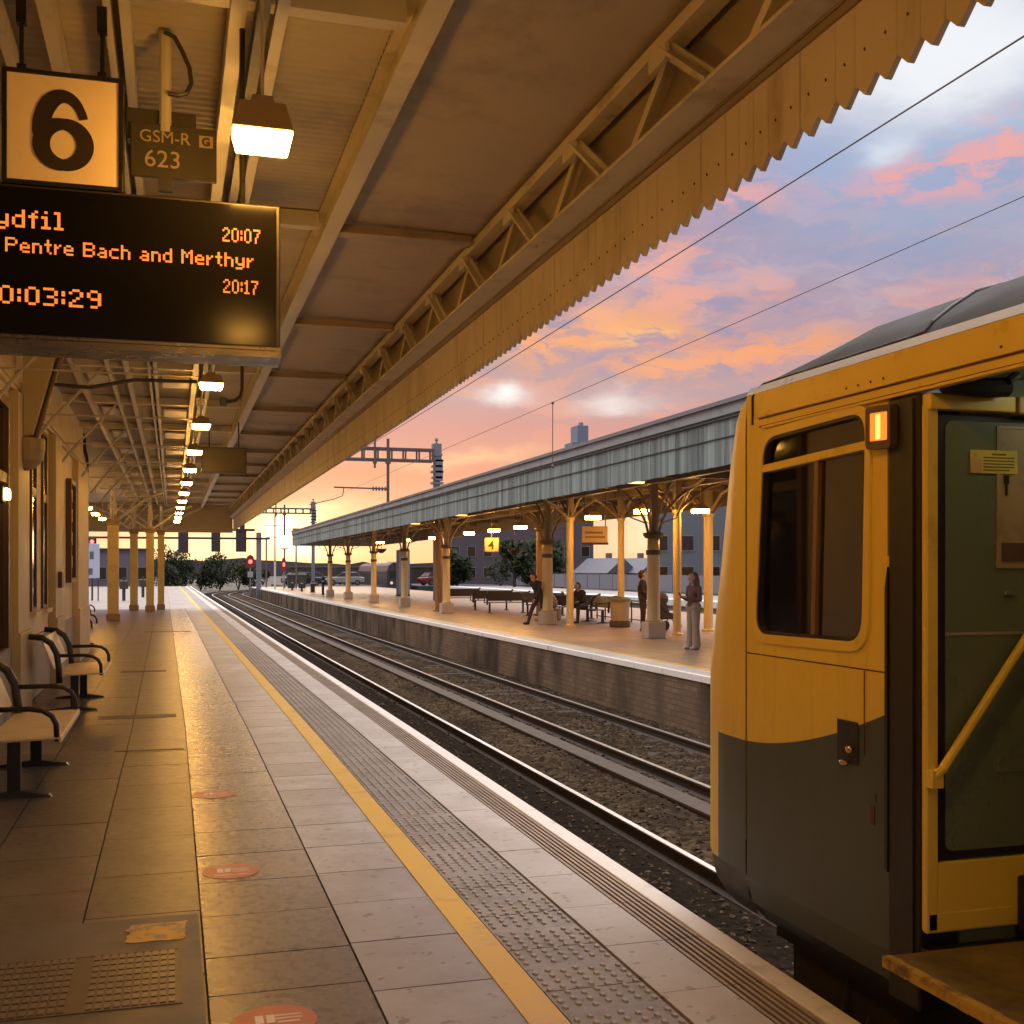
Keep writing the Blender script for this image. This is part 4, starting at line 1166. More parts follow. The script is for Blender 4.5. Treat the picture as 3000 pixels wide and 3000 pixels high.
def outline_by_angle(rect, inner):
    """points on a rectangle matching the inner outline one to one"""
    y0, y1, z0, z1 = rect; cy = sum(p[0] for p in inner) / len(inner); cz = sum(p[1] for p in inner) / len(inner)
    out = []
    for py, pz in inner:
        dy, dz = py - cy, pz - cz
        s = 1e9
        if dy > 1e-9: s = min(s, (y1 - cy) / dy)
        if dy < -1e-9: s = min(s, (y0 - cy) / dy)
        if dz > 1e-9: s = min(s, (z1 - cz) / dz)
        if dz < -1e-9: s = min(s, (z0 - cz) / dz)
        out.append((cy + dy * s, cz + dz * s))
    # snap the nearest points to the four corners
    for c in ((y0, z0), (y1, z0), (y1, z1), (y0, z1)):
        i = min(range(len(out)), key=lambda k: (out[k][0] - c[0]) ** 2 + (out[k][1] - c[1]) ** 2)
        out[i] = c
    return out
side = MB()
ring(side, outline_by_angle((3.585, 4.655, 1.276, 2.335), win_hole), win_hole, 'x', SX, SX + .05)
side.box(SX, SX + .05, 3.585, 4.655, .26, 1.270)
side.add([(SX + .002, 3.585, .26), (SX + .002, 4.68, .26), (SX + .03, 4.68, .14), (SX + .03, 3.585, .14), (SX + .12, 4.68, .04), (SX + .12, 3.585, .04)], [(0, 1, 2, 3), (3, 2, 4, 5)])
side.build('cab_side', tp, trn)
MB().box(SX + .012, SX + .04, 3.586, 4.654, 1.2695, 1.2765).build('panel_seam', t_groove, trn)
gz = [((3.45, 4.41), 2.292, 2.303), ]
# window frame, glass, bars
rimo = MB(); ring(rimo, win_rim, win_hole, 'x', SX - .010, SX + .015); wf = rimo.build('cab_window', ty, trn, bevel=.003)
seal = MB(); n_ = len(win_hole)
inn = quad_round([(3.757, 1.387), (4.552, 1.377), (4.480, 2.213), (3.732, 2.233)], .09)
ring(seal, win_hole, inn, 'x', SX - .004, SX + .03); seal.build('seal', t_black, wf)
cg = glass_mat('cab_glass', (.66, .60, .55))
pane = MB(); pane.prism(inn, 'x', SX + .020, SX + .024); pane.build('pane', cg, wf)
bars = MB(); bars.bar((SX + .008, 3.725, 2.118), (SX + .008, 4.508, 2.094), .03, .032); bars.build('transom', ty, wf)
bars = MB(); bars.bar((SX + .012, 4.105, 1.385), (SX + .012, 4.075, 2.098), .02, .028, (0, 1, 0)); bars.build('mullion', M('mullion_brown', (.22, .12, .05), .4), wf)
# cab interior seen through the glass
inside = M('cab_interior', (.66, .48, .36), .7, .3, 3)
q = MB(); q.box(SX + 1.5, SX + 1.55, 3.60, 4.36, .5, 2.3); q.box(SX + .06, SX + 2.5, 3.60, 3.63, .5, 2.3); q.box(SX + .06, SX + 2.5, 4.58, 4.63, .5, 1.38); q.box(SX + .06, SX + 2.5, 3.6, 4.64, 2.28, 2.30)
q.build('cab_interior', inside, trn)
q = MB(); q.box(SX + .10, SX + .40, 4.15, 4.5, 1.2, 1.62); q.build('driver_desk', M('desk_brown', (.16, .11, .08), .6), trn, bevel=.02)
q = MB(); q.box(SX + .20, SX + .40, 3.80, 4.02, 1.25, 1.95); q.build('cab_seat', M('seat_maroon', (.20, .085, .06), .7, .2, 6), trn, bevel=.05)
q = MB(); q.box(SX + .25, SX + .32, 4.38, 4.48, 2.05, 2.18); q.build('cab_fitting', M('pale_fitting', (.5, .45, .38), .5), trn, bevel=.01)
# thin dark strip forming the corner seam, the curved front
q = MB(); q.box(SX + .006, SX + .04, 4.655, 4.668, .26, 2.44); q.build('corner_seam', t_groove, trn)
def nose_y(z):
    if z < 1.15: return 5.24
    return 5.24 - .33 * ((z - 1.15) / 1.15) ** 1.1
TOPS = {2.16: (0, 0), 2.26: (.018, 0), 2.34: (.05, .002), 2.40: (.10, .008), 2.445: (.18, .03), 2.472: (.28, .08)}
def nose_ring(z):
    ins, dx = TOPS.get(z, (0, 0))
    yf = nose_y(min(z, 2.26)) - ins
    base = 4.668 if z < 2.45 else 4.62
    L_ = max(.02, yf - base)
    half = [(SX + dx, base), (SX + .004 + dx, base + L_ * .35), (SX + .025 + dx, base + L_ * .66), (SX + .075 + dx, base + L_ * .88), (SX + .18 + dx, base + L_ * .98), (SX + .45, yf + .02), (SX + .9, yf + .05)]
    return half + [(2 * TXC - x, y) for x, y in reversed(half)]
zs = [.27, .6, .9, 1.15, 1.45, 1.75, 2.0, 2.16, 2.26, 2.34, 2.40, 2.445, 2.472]
nose = MB(); n_ = len(nose_ring(1))
for z in zs:
    nose.v += [(x, y, z) for x, y in nose_ring(z)]
for i in range(len(zs) - 1):
    for k in range(n_ - 1):
        if i in (4, 5) and 5 <= k <= 7: continue
        a = i * n_ + k; nose.f.append((a, a + 1, a + n_ + 1, a + n_))
nose.f.append(tuple(range((len(zs) - 1) * n_, len(zs) * n_)))
nose.build('cab_front', tp, trn, smooth=True)
q = MB(); up_ = nose_ring(.6); cxm, cym = TXC, 4.668
for z, k_ in ((.272, .998), (.16, .985), (.07, .945), (.02, .88)):
    q.v += [(cxm + (x - cxm) * (k_ if abs(x - cxm) > .9 else 1), cym + (y - cym) * (k_ - (1 - k_) * .8), z) for x, y in up_]
n_ = len(up_)
for i in range(3):
    for k in range(n_ - 1):
        a = i * n_ + k; q.f.append((a, a + 1, a + n_ + 1, a + n_))
q.build('front_apron', M('apron_dark', (.060, .058, .052), .5), trn, smooth=True)
q = MB(); ya, yb = nose_y(1.45), nose_y(2.0)
q.add([(SX + .46, ya, 1.455), (2 * TXC - SX - .46, ya, 1.455), (2 * TXC - SX - .46, yb, 1.995), (SX + .46, yb, 1.995)], [(0, 1, 2, 3)])
q.build('windscreen', glass_mat('screen_glass', (.8, .78, .75)), trn)
for x in (SX + .35, 2 * TXC - SX - .35):
    q = MB(); q.lathe([(.11, 0), (.10, .04), (.05, .06)], 16); h_ = q.build('headlight', M('headlight_glass', (.7, .68, .6), .15), trn)
    h_.rotation_euler = (R(-90), 0, 0); h_.location = (x, 5.26, .75)
# cantrail: yellow band, two rain strips, pale gutter, roof
body_y0 = -13.0
q = MB(); q.box(SX + .002, SX + .05, body_y0, 4.66, 2.336, 2.437); q.build('cantrail', ty, trn)
q = MB()
q.prism([(SX - .002, 2.437), (SX + .022, 2.474), (SX + .06, 2.482), (SX + .06, 2.437)], 'y', body_y0, 4.66); q.build('gutter', t_gutter, trn)
q = MB(); q.box(SX - .012, SX + .02, body_y0, 4.55, 2.322, 2.335); q.box(SX - .014, SX + .02, body_y0, 4.50, 2.270, 2.282); q.build('rain_strip', ty, trn, bevel=.003)
q = MB(); q.box(SX - .002, SX + .02, body_y0, 4.54, 2.283, 2.3215); q.build('rain_channel', ty, trn)
for z_ in (2.3185, 2.284):
    q = MB(); q.box(SX - .0045, SX + .0, body_y0, 4.535, z_ - .004, z_ + .003); q.build('rain_groove_shade', M('channel_shadow', (.14, .06, .015), .6), trn)  # thin raised strips, dark colour paints the shade along the channel
q = MB(); prof = [(SX + .04, 2.470), (SX + .10, 2.530), (SX + .24, 2.610), (SX + .40, 2.695), (SX + .7, 2.79), (TXC, 2.88)]
prof = prof + [(2 * TXC - x, z) for x, z in reversed(prof[:-1])]
q = MB(); ysr = [body_y0, -8, -3, 0, 2, 3.2, 3.9, 4.25, 4.45, 4.60, 4.70]
for yy in ysr:
    f_ = 1.0 if yy < 4.2 else 1 - ((yy - 4.2) / .5) ** 2 * .6
    q.v += [(x, yy, 2.47 + (z - 2.47) * f_) for x, z in prof]
n_ = len(prof)
for i in range(len(ysr) - 1):
    for k in range(n_ - 1):
        a = i * n_ + k; q.f.append((a, a + 1, a + n_ + 1, a + n_))
rf = q.build('roof', t_roof, trn, smooth=True)
q = MB(); q.tube([(SX + .0, 4.60, 2.30), (SX + .0, 4.60, 2.425), (SX + .03, 4.56, 2.478), (SX + .045, 4.44, 2.486), (SX + .045, 3.52, 2.486), (SX + .055, 3.46, 2.492), (SX + .10, 3.47, 2.535), (SX + .24, 3.55, 2.616), (SX + .40, 3.62, 2.70), (SX + .7, 3.75, 2.795), (TXC, 3.9, 2.884)], .0065, 8); q.build('roof_seam', t_black, rf)
q = MB()
for yv in (3.86, 3.78, 3.70, 3.62, 3.0, 2.6):
    q.ball((SX + .001, yv, 2.352), (.004, .005, .005), 8, 6)
q.build('rivet', t_groove, trn)
# black door edge column and door opening
q = MB(); q.box(SX - .004, SX + .16, 3.405, 3.584, .10, 2.268); q.build('door_pillar', t_black, trn, bevel=.01)
q = MB(); q.prism([(3.584, .55), (3.60, .56), (3.60, 1.58), (3.584, 1.66)], 'x', SX - .008, SX + .01)
q.prism([(3.43, .3), (3.50, .3), (3.50, 2.25), (3.43, 2.25)], 'x', SX - .012, SX - .004); q.build('door_seal', t_black, trn)
q = MB(); q.box(SX - .001, SX + .02, 3.5845, 3.592, 1.70, 2.26); q.build('trim_strip', M('trim_brown', (.20, .11, .05), .4), trn)
# vestibule: end wall facing the doorway
VY = 3.40
q = MB(); q.box(SX + .162, 5.0, VY + .001, VY + .05, .30, 2.33); ox0, ox1 = 2 * TXC - SX - .05, 2 * TXC - SX; q.box(ox0, ox1, body_y0, 3.72, .26, 2.45); q.box(ox0, ox1, 3.72, 4.54, .26, 1.38); q.box(ox0, ox1, 3.72, 4.54, 2.22, 2.45); q.box(ox0, ox1, 4.54, 4.66, .26, 2.45); q.box(SX + .05, 5.0, 1.0, VY + .05, 2.331, 2.36); q.build('vestibule_wall', t_green, trn)
DX = SX + .002
jb = MB(); jb.box(DX, DX + .048, VY - .03, VY, .392, 2.225); jb.build('door_jamb', ty, trn, bevel=.006)
leaf = MB(); leaf.prism(quad_round([(DX + .05, .637), (DX + 1.0, .637), (DX + 1.0, 2.195), (DX + .05, 2.195)], .04), 'y', VY - .012, VY)
dl = leaf.build('door_leaf', t_black, trn)
gp = MB(); gp.prism(quad_round([(DX + .088, .665), (DX + .95, .665), (DX + .95, 2.172), (DX + .088, 2.172)], .035), 'y', VY - .016, VY - .0121)
gp.build('green_panel', t_green, dl)
q = MB(); q.box(DX + .085, DX + .95, VY - .020, VY - .0161, 1.420, 1.430); q.build('panel_edge', M('edge_pale', (.35, .33, .24), .35), dl)
q = MB(); q.box(DX + .005, DX + .9, VY - .026, VY - .001, .386, .630); q.build('kick_panel', ty, trn, bevel=.004)
q = MB(); q.box(DX + .01, DX + .36, VY - .030, VY - .0261, .392, .455); q.build('kick_strip', ty, trn, bevel=.003)
q = MB(); q.box(DX + .375, DX + .8, VY - .10, VY - .027, .36, .565); q.build('step_box', t_black, trn, bevel=.01)
q = MB(); q.box(DX + .002, DX + .355, VY - .05, VY - .001, 2.205, 2.262); q.build('door_header', ty, trn, bevel=.005)
q = MB(); q.box(DX + .362, DX + .8, VY - .06, VY - .001, 2.200, 2.262); q.build('door_header', M('header_cream', (.55, .36, .12), .4), trn, bevel=.006)
q = MB(); q.tube([(DX + .03, VY - .09, 2.285), (DX + .20, VY - .09, 2.278), (DX + .28, VY - .09, 2.285)], .035, 10); q.tube([(DX + .26, VY - .12, 2.30), (DX + .30, VY - .12, 2.325)], .016, 8); q.build('door_engine', t_black, trn)
q = MB(); q.box(DX + .32, DX + .9, VY - .30, VY - .20, 2.285, 2.297); q.build('strip_light', M('strip_glow', (.8, .8, .6), .5, .02, 4, emit=(1, .96, .66), es=3.2), trn)
q = MB(); q.tube([(DX - .0, VY - .055, .93), (DX + .03, VY - .075, .965), (DX + .44, VY - .075, 1.49), (DX + .62, VY - .075, 1.72)], .0165, 10); q.box(DX - .01, DX + .035, VY - .075, VY - .031, .90, .96)
q.build('handrail', ty, trn, smooth=False)
nt_y = M('notice_yellow', (.62, .55, .10), .45, .06, 8)
ntc = MB(); ntc.box(DX + .185, DX + .384, VY - .022, VY - .0195, 1.990, 2.072); no = ntc.build('warning_notice', nt_y, trn)
q = MB()
for i in range(5):
    q.box(DX + .24, DX + .37 - (.02 if i == 4 else 0), VY - .0232, VY - .0222, 2.044 - i * .011, 2.048 - i * .011)
q.box(DX + .275, DX + .335, VY - .0232, VY - .0222, 2.055, 2.061)
q.build('notice_text', M('notice_ink', (.16, .13, .03), .6), no)
q = MB(); q.prism([(DX + .198, 2.048), (DX + .216, 2.048), (DX + .207, 2.064)], 'y', VY - .0232, VY - .0222); q.box(DX + .187, DX + .232, VY - .0232, VY - .0222, 1.992, 2.040); q.build('notice_symbol', M('notice_orange', (.62, .40, .16), .5), no)
q = MB(); ring(q, [(DX + .298, 1.655), (DX + .80, 1.655), (DX + .80, 2.16), (DX + .298, 2.16)], [(DX + .312, 1.67), (DX + .79, 1.67), (DX + .79, 2.15), (DX + .312, 2.15)], 'y', VY - .021, VY - .0162); q.box(DX + .3125, DX + .7895, VY - .0190, VY - .0164, 1.6705, 2.1495)
cp = q.build('cream_panel', M('panel_cream', (.38, .30, .17), .45, .12, 6, dirt=(.26, .2, .11), dirt_scale=6), trn)
q = MB(); q.box(DX + .32, DX + .78, VY - .0235, VY - .0195, 1.68, 1.745); q.build('grille', M('grille_brown', (.12, .08, .05), .5), cp)
q = MB(); q.box(DX + .328, DX + .346, VY - .026, VY - .0195, 1.955, 1.985); q.box(DX + .334, DX + .341, VY - .024, VY - .0195, 1.915, 1.955); q.build('latch', t_black, cp)
q = MB(); q.box(DX + .33, DX + .37, VY - .030, VY - .0162, 1.560, 1.575); q.build('door_catch', M('catch_steel', (.5, .48, .42), .3, metal=.6), dl)
q = MB(); q.box(DX + .30, DX + .42, VY - .0235, VY - .0163, .93, 1.0); q.build('panel_hatch', t_green, dl, bevel=.006)
# step plate reaching over the platform edge
st_m = M('step_plate', (.22, .165, .05), .65, .3, 6, .15, dirt=(.085, .06, .028), dirt_scale=3.5, dirt_lo=.4, dirt_hi=.68)
q = MB(); q.box(SX - .225, 4.9, 1.2, 3.285, .335, .362); q.build('step_board', st_m, trn)
q = MB()
yy = 1.2
while yy < 3.285:
    ln = random.uniform(.02, .06); y1 = min(yy + ln, 3.285)
    q.box(SX - .235 - random.uniform(0, .0012), SX - .20 + random.uniform(-.003, .003), yy, y1 - .0004, .328 + random.uniform(0, .002), .3645)
    yy = y1
q.build('step_nosing', M('step_yellow', (.52, .34, .05), .6, .3, 12, dirt=(.12, .075, .025), dirt_scale=9, dirt_lo=.48, dirt_hi=.64), trn)
q = MB(); q.box(SX + .0, 4.9, 1.2, 3.40, .20, .334); q.build('step_riser', t_black, trn)
# marker lamp on the side
mk = MB(); ring(mk, quad_round([(3.528, 2.088), (3.680, 2.095), (3.680, 2.252), (3.528, 2.246)], .02), quad_round([(3.546, 2.118), (3.662, 2.123), (3.662, 2.228), (3.546, 2.222)], .008), 'x', SX - .035, SX - .001)
mko = mk.build('side_lamp', frame_brown, trn)
q = MB(); q.prism(quad_round([(3.547, 2.119), (3.661, 2.124), (3.661, 2.227), (3.547, 2.221)], .008), 'x', SX - .028, SX - .005); q.build('lens', M('amber_lens', (.8, .25, .02), .3, .05, 4, emit=(1, .24, .03), es=1.2), mko)
q = MB(); q.box(SX - .0305, SX - .0285, 3.598, 3.622, 2.128, 2.217); q.build('bulb', M('amber_bulb', (.9, .6, .1), .3, .05, 4, emit=(1, .62, .10), es=2.4), mko)
# door control recess
q = MB(); q.box(SX - .006, SX + .0, 3.775, 3.915, .905, 1.068); ho = q.build('control_box', t_black, trn, bevel=.004)
q = MB(); q.ball((SX - .016, 3.815, .962), (.012, .022, .016)); q.ball((SX - .016, 3.855, .905), (.012, .028, .012)); q.build('handle', M('handle_brass', (.55, .42, .22), .25, .1, 6, metal=.9), ho, smooth=True)
q = MB(); q.box(SX - .003, SX + .0, 3.735, 3.738, .95, 1.268); q.box(SX - .003, SX + .0, 3.66, 3.672, .79, .815); q.box(SX - .003, SX + .0, 3.67, 3.69, .70, .77); q.build('small_fitting', t_groove, trn)
# rest of the body behind the picture's right edge
q = MB(); q.box(SX, SX + .05, body_y0, 1.99, .26, 2.269); q.build('saloon_side', tp, trn)
for y0 in (-1.2, -3.6, -6.0, -8.4):
    q = MB(); q.prism(rrect(y0, y0 + 1.6, 1.35, 2.15, .1), 'x', SX - .004, SX + .01); q.build('saloon_window', win_dark, trn)
q = MB(); q.box(SX + .16, 4.9, body_y0, 4.52, -.30, .255); q.box(SX + .22, 4.8, body_y0, 4.2, -.72, -.301); q.box(SX + .35, 3.2, -1.0, 1.2, -.55, -.06); q.box(SX + .45, 4.6, 4.3, 4.75, -.45, .05); q.box(SX + .12, SX + .3, 3.6, 4.6, .0, .055)
q.box(SX + .28, SX + .42, 3.3, 3.9, -.55, .1); q.box(SX + .20, SX + .30, 2.6, 2.9, -.3, .2)
q.build('underframe', t_under, trn)
q = MB()
for i in range(7):
    yv = 3.1 + .16 * i
    q.tube([(SX + .18 + .03 * (i % 3), yv, .1), (SX + .16, yv + .05, -.2), (SX + .25, yv + .1, -.5)], .022, 8)
q.build('hose', t_under, trn)
for x in (3.075, 4.51):
    for yv in (2.3, -4.0):
        q = MB(); q.lathe([(.02, -.06), (.40, -.05), (.42, 0), (.42, .05), (.455, .06), (.455, .085), (.02, .09)], 28); w_ = q.build('wheel', rail_side, trn)
        w_.rotation_euler = (0, R(90 if x < 4 else -90), 0); w_.location = (x, yv, -.95 + .42)

# ------------------------------------------------------------------ far canopy
def val_mat():
    m = bpy.data.materials.new('far_valance_paint'); m.use_nodes = True
    nt = m.node_tree; N, L = nt.nodes, nt.links; b = N['Principled BSDF']
    tc = N.new('ShaderNodeTexCoord'); geo = N.new('ShaderNodeNewGeometry')
    mp = N.new('ShaderNodeMapping'); mp.inputs['Scale'].default_value = (1, 1.6, .10); L.new(tc.outputs['Object'], mp.inputs[0])
    n = N.new('ShaderNodeTexNoise'); n.inputs['Scale'].default_value = 2.4; n.inputs['Detail'].default_value = 9; n.inputs['Roughness'].default_value = .75
    L.new(mp.outputs[0], n.inputs['Vector'])
    cr = N.new('ShaderNodeValToRGB'); e = cr.color_ramp.elements
    e[0].position = .36; e[0].color = (.14, .165, .15, 1); e[1].position = .58; e[1].color = (.29, .34, .315, 1)
    k = e.new(.72); k.color = (.44, .46, .43, 1)
    L.new(n.outputs['Fac'], cr.inputs[0])
    hs = N.new('ShaderNodeHueSaturation'); mr = N.new('ShaderNodeMapRange'); mr.inputs[3].default_value = .62; mr.inputs[4].default_value = 1.25
    L.new(geo.outputs['Random Per Island'], mr.inputs[0]); L.new(mr.outputs[0], hs.inputs['Value']); L.new(cr.outputs[0], hs.inputs['Color'])
    L.new(hs.outputs[0], b.inputs['Base Color']); b.inputs['Roughness'].default_value = .65
    return m
fvm = val_mat()
fbrown = M('far_canopy_timber', (.115, .08, .05), .6, .2, 2.5, .06, dirt=(.15, .11, .08), dirt_scale=1.0)
fc = thing('station_canopy', 'grey green boarded canopy over the island platform beyond the tracks', 'canopy')
FY0, FY1 = -4.0, 85.0
q = MB(); yy = FY0
while yy < FY1:
    j = random.uniform(-.004, .004)
    q.box(8.90 + j, 8.925 + j, yy + .003, yy + .157, 3.40 + random.uniform(-.006, .006), 4.215); yy += .16
q.build('valance', fvm, fc, bend=True)
q = MB(); long_box(q, 8.86, 8.895, 4.17, 4.225, FY0, FY1); long_box(q, 8.875, 8.896, 3.86, 3.875, FY0, FY1); q.build('valance_bead', M('far_bead', (.10, .105, .10), .6), fc, bend=True)
q = MB(); long_box(q, 8.83, 8.95, 4.226, 4.40, FY0, FY1); q.build('fascia', M('far_fascia', (.32, .34, .33), .55, .15, 2, dirt=(.18, .19, .18), dirt_scale=2), fc, bend=True)
q = MB(); long_box(q, 8.78, 8.86, 4.401, 4.47, FY0, FY1); q.build('gutter', M('far_gutter', (.20, .20, .20), .5), fc, bend=True)
def sheet(mb, x0, z0, x1, z1, y0, y1, th=.06, step=3.0):
    ys_ = segs_y(y0, y1, step); vs = []; fs = []
    for yy in ys_:
        vs += [(x0, yy, z0), (x1, yy, z1), (x1, yy, z1 + th), (x0, yy, z0 + th)]
    for i in range(len(ys_) - 1):
        for k in range(4):
            k2 = (k + 1) % 4; fs.append((i * 4 + k, (i + 1) * 4 + k, (i + 1) * 4 + k2, i * 4 + k2))
    fs += [(0, 1, 2, 3), (len(vs) - 1, len(vs) - 2, len(vs) - 3, len(vs) - 4)]
    mb.add(vs, fs)
q = MB(); sheet(q, 8.87, 4.44, 12.0, 4.95, FY0, FY1); sheet(q, 12.0, 4.95, 15.2, 4.42, FY0, FY1); q.build('roof', M('far_roof_slate', (.17, .17, .175), .6, .2, 2), fc, bend=True)
q = MB(); long_box(q, 8.93, 15.2, 4.02, 4.05, FY0, FY1); q.build('ceiling', fbrown, fc, bend=True)
q = MB(); long_box(q, 15.1, 15.2, 3.45, 4.40, FY0, FY1); q.build('rear_fascia', fbrown, fc, bend=True)
q = MB(); long_box(q, 10.2, 10.32, 3.88, 4.015, FY0, FY1); long_box(q, 11.55, 11.70, 3.80, 4.015, FY0, FY1); long_box(q, 13.2, 13.35, 3.85, 4.015, FY0, FY1); q.build('main_beam', M('far_beam', (.17, .12, .07), .5, .15, 3), fc, bend=True)
for k in range(22):
    yy = FY0 + 2.2 + k * 3.83
    q = MB(); q.box(8.95, 15.0, yy, yy + .12, 3.86, 4.015); q.build('cross_beam', fbrown, fc, bend=True)
q = MB(); q.box(8.9, 15.1, FY1, FY1 + .05, 3.40, 4.6); q.build('end_screen', fvm, fc, bend=True)

fcol = M('far_column_paint', (.66, .48, .20), .4, .10, 4, .04)
fcol2 = M('far_column_base', (.50, .42, .33), .55, .15, 4)
band = M('far_column_band', (.09, .06, .03), .5)
def far_column(x, y, lab, r=.17, base=True, dark=False, h=2.55):
    t = thing('canopy_column', lab, 'column', (x, y, FZ), 0, 'columns under the island canopy')
    q = MB()
    if base:
        q.box(-.24, .24, -.24, .24, 0, .42); q.build('base', fcol2, t, bevel=.02)
        q = MB(); q.lathe([(r * 1.25, .421), (r * 1.2, .47), (r, .52), (r * .95, h - .5), (r * .92, h)], 16); q.build('shaft', fcol if not dark else M('far_column_brown', (.30, .16, .06), .5), t, smooth=True)
        q = MB(); q.lathe([(r * 1.12, h - .42), (r * 1.12, h - .30)], 16); q.lathe([(r * 1.2, h + .001), (r * 1.55, h + .07), (r * 1.55, h + .14)], 16); q.build('collar', band, t)
        q = MB()
        for a in range(4):
            an = a * math.pi / 2
            pts = [(math.cos(an) * d_, math.sin(an) * d_, h + z) for d_, z in ((.15, .14), (.22, .42), (.42, .80), (.80, 1.14), (1.25, 1.40))]
            q.tube(pts, .036, 8)
            q.tube([(math.cos(an) * .20, math.sin(an) * .20, h + .38), (math.cos(an) * .62, math.sin(an) * .62, h + .52), (math.cos(an) * .98, math.sin(an) * .98, h + 1.22)], .02, 6)
        q.box(-.085, .085, -.085, .085, h + .141, h + 1.5); q.build('bracket', M('far_bracket', (.24, .17, .085), .5, .15, 3), t)
    else:
        q.lathe([(r * 1.5, 0), (r * 1.5, .06), (r, .08), (r, 3.25), (r * 1.3, 3.27), (r * 1.3, 3.34)], 14); q.build('shaft', fcol if not dark else M('far_column_brown', (.30, .16, .06), .5), t)
        q = MB(); q.box(-.09, .09, -.09, .09, 3.341, 4.1); q.tube([(.1, 0, 3.35), (.5, 0, 3.7), (.9, 0, 3.95), (1.3, 0, 4.08)], .04, 8); q.tube([(-.1, 0, 3.35), (-.5, 0, 3.7), (-.9, 0, 3.95), (-1.3, 0, 4.08)], .04, 8); q.tube([(0, .1, 3.35), (0, .8, 3.85), (0, 1.6, 4.05)], .04, 8); q.tube([(0, -.1, 3.35), (0, -.8, 3.85), (0, -1.6, 4.05)], .04, 8)
        q.build('bracket', M('far_bracket', (.24, .17, .085), .5), t)
        if dark:
            pass
    return t
cols_a = [(11.76, 26.83, 'thick round cream column on a square base, in front of the dark pushchair'), (11.45, 34.46, 'thick round cream column the walking man is passing'),
          (10.44, 44.15, 'pale round column beside the brown pillar, midway along the island'), (10.46, 52.82, 'round column standing second beyond the brown pillar'),
          (10.20, 59.82, 'round column standing third beyond the brown pillar'), (10.04, 67.90, 'round column standing fourth beyond the brown pillar'), (9.81, 74.26, 'last visible round column near the far end of the island canopy')]
for x, y, lab in cols_a[:2]: far_column(x, y, lab)
for x, y, lab in cols_a[2:]: far_column(x, y, lab, .15, True, False, 2.6)
far_column(10.70, 46.6, 'brown painted pillar beside the pale round column', .17, False, True)
far_column(11.63, 32.83, 'slim round post beside the seated person in dark clothes', .11, False)
far_column(13.28, 32.77, 'slim round post rising behind the short litter bin', .10, False)
far_column(12.85, 27.76, 'slim yellow post just left of the standing woman', .105, False)
far_column(14.55, 29.35, 'slim yellow post just right of the standing woman', .13, False)
far_column(13.6, 41.5, 'stone coloured post left of the walking man', .26, False, True)
# lanterns under the island canopy
lampF = None
fl = [(11.8, 27.6), (11.8, 31.3), (12.0, 39.2), (12.05, 42.9), (11.95, 46.4), (12.1, 53.9), (11.6, 58.0), (11.2, 63.5), (13.5, 27.7)]
fl_lab = ['lit lantern above the thick column by the pushchair', 'lit lantern just right of the station nameboard', 'lit lantern right above the small number 4 sign',
          'lit lantern just left of the one over the number 4 sign', 'lit lantern third leftward from the number 4 sign', 'lit lantern beside the brown pillar top', 'lit lantern deep under the island canopy beyond the brown pillar',
          'farthest lit lantern under the island canopy', 'lit lantern at the right beside the standing woman’s post']
for k, (x, y) in enumerate(fl):
    if lampF is None:
        lampF = thing('island_lamp', '', 'lamp', (0, 0, 0), 0, 'lit lanterns under the island canopy')
        q = MB(); q.box(-.20, .20, -.14, .14, .0, .10); q.build('diffuser', lamp_glow_far, lampF, bevel=.01)
        q = MB(); q.add([(-.21, -.15, .101), (.21, -.15, .101), (.21, .15, .101), (-.21, .15, .101), (-.10, -.09, .24), (.10, -.09, .24), (.10, .09, .24), (-.10, .09, .24)], [(0, 3, 2, 1), (4, 5, 6, 7), (0, 1, 5, 4), (1, 2, 6, 5), (2, 3, 7, 6), (3, 0, 4, 7)])
        q.tube([(0, 0, .24), (0, 0, .95)], .012, 6); q.build('shade', M('lamp_shade_paint', (.36, .25, .12)), lampF)
        o = lampF
    else:
        o = copy_tree(lampF)
    o.location = (x, y, 3.12 if k != 8 else 3.16); o['label'] = fl_lab[k]
for k, (x, y, lab) in enumerate(((9.6, 22.9, 'uplit floodlight bracket under the valance by the train'), (9.6, 38.4, 'uplit floodlight bracket under the valance above the number 4 sign'), (9.55, 46.0, 'uplit floodlight bracket under the valance by the brown pillar'))):
    t = thing('floodlight', lab, 'floodlight', (x, y, 3.55), 0, 'floodlights behind the island valance')
    q = MB(); q.box(-.22, .22, -.12, .12, 0, .12); q.build('body', M('flood_body', (.5, .38, .15), .4), t, bevel=.015)
    q = MB(); q.box(-.19, .19, -.09, .09, -.03, -.001); q.build('lens', M('flood_glow', (.8, .6, .2), .5, .02, 4, emit=(1, .6, .15), es=3.5), t)
    q = MB(); q.tube([(0, 0, .12), (0, 0, .47)], .02, 6); q.build('bracket', dark_steel, t)
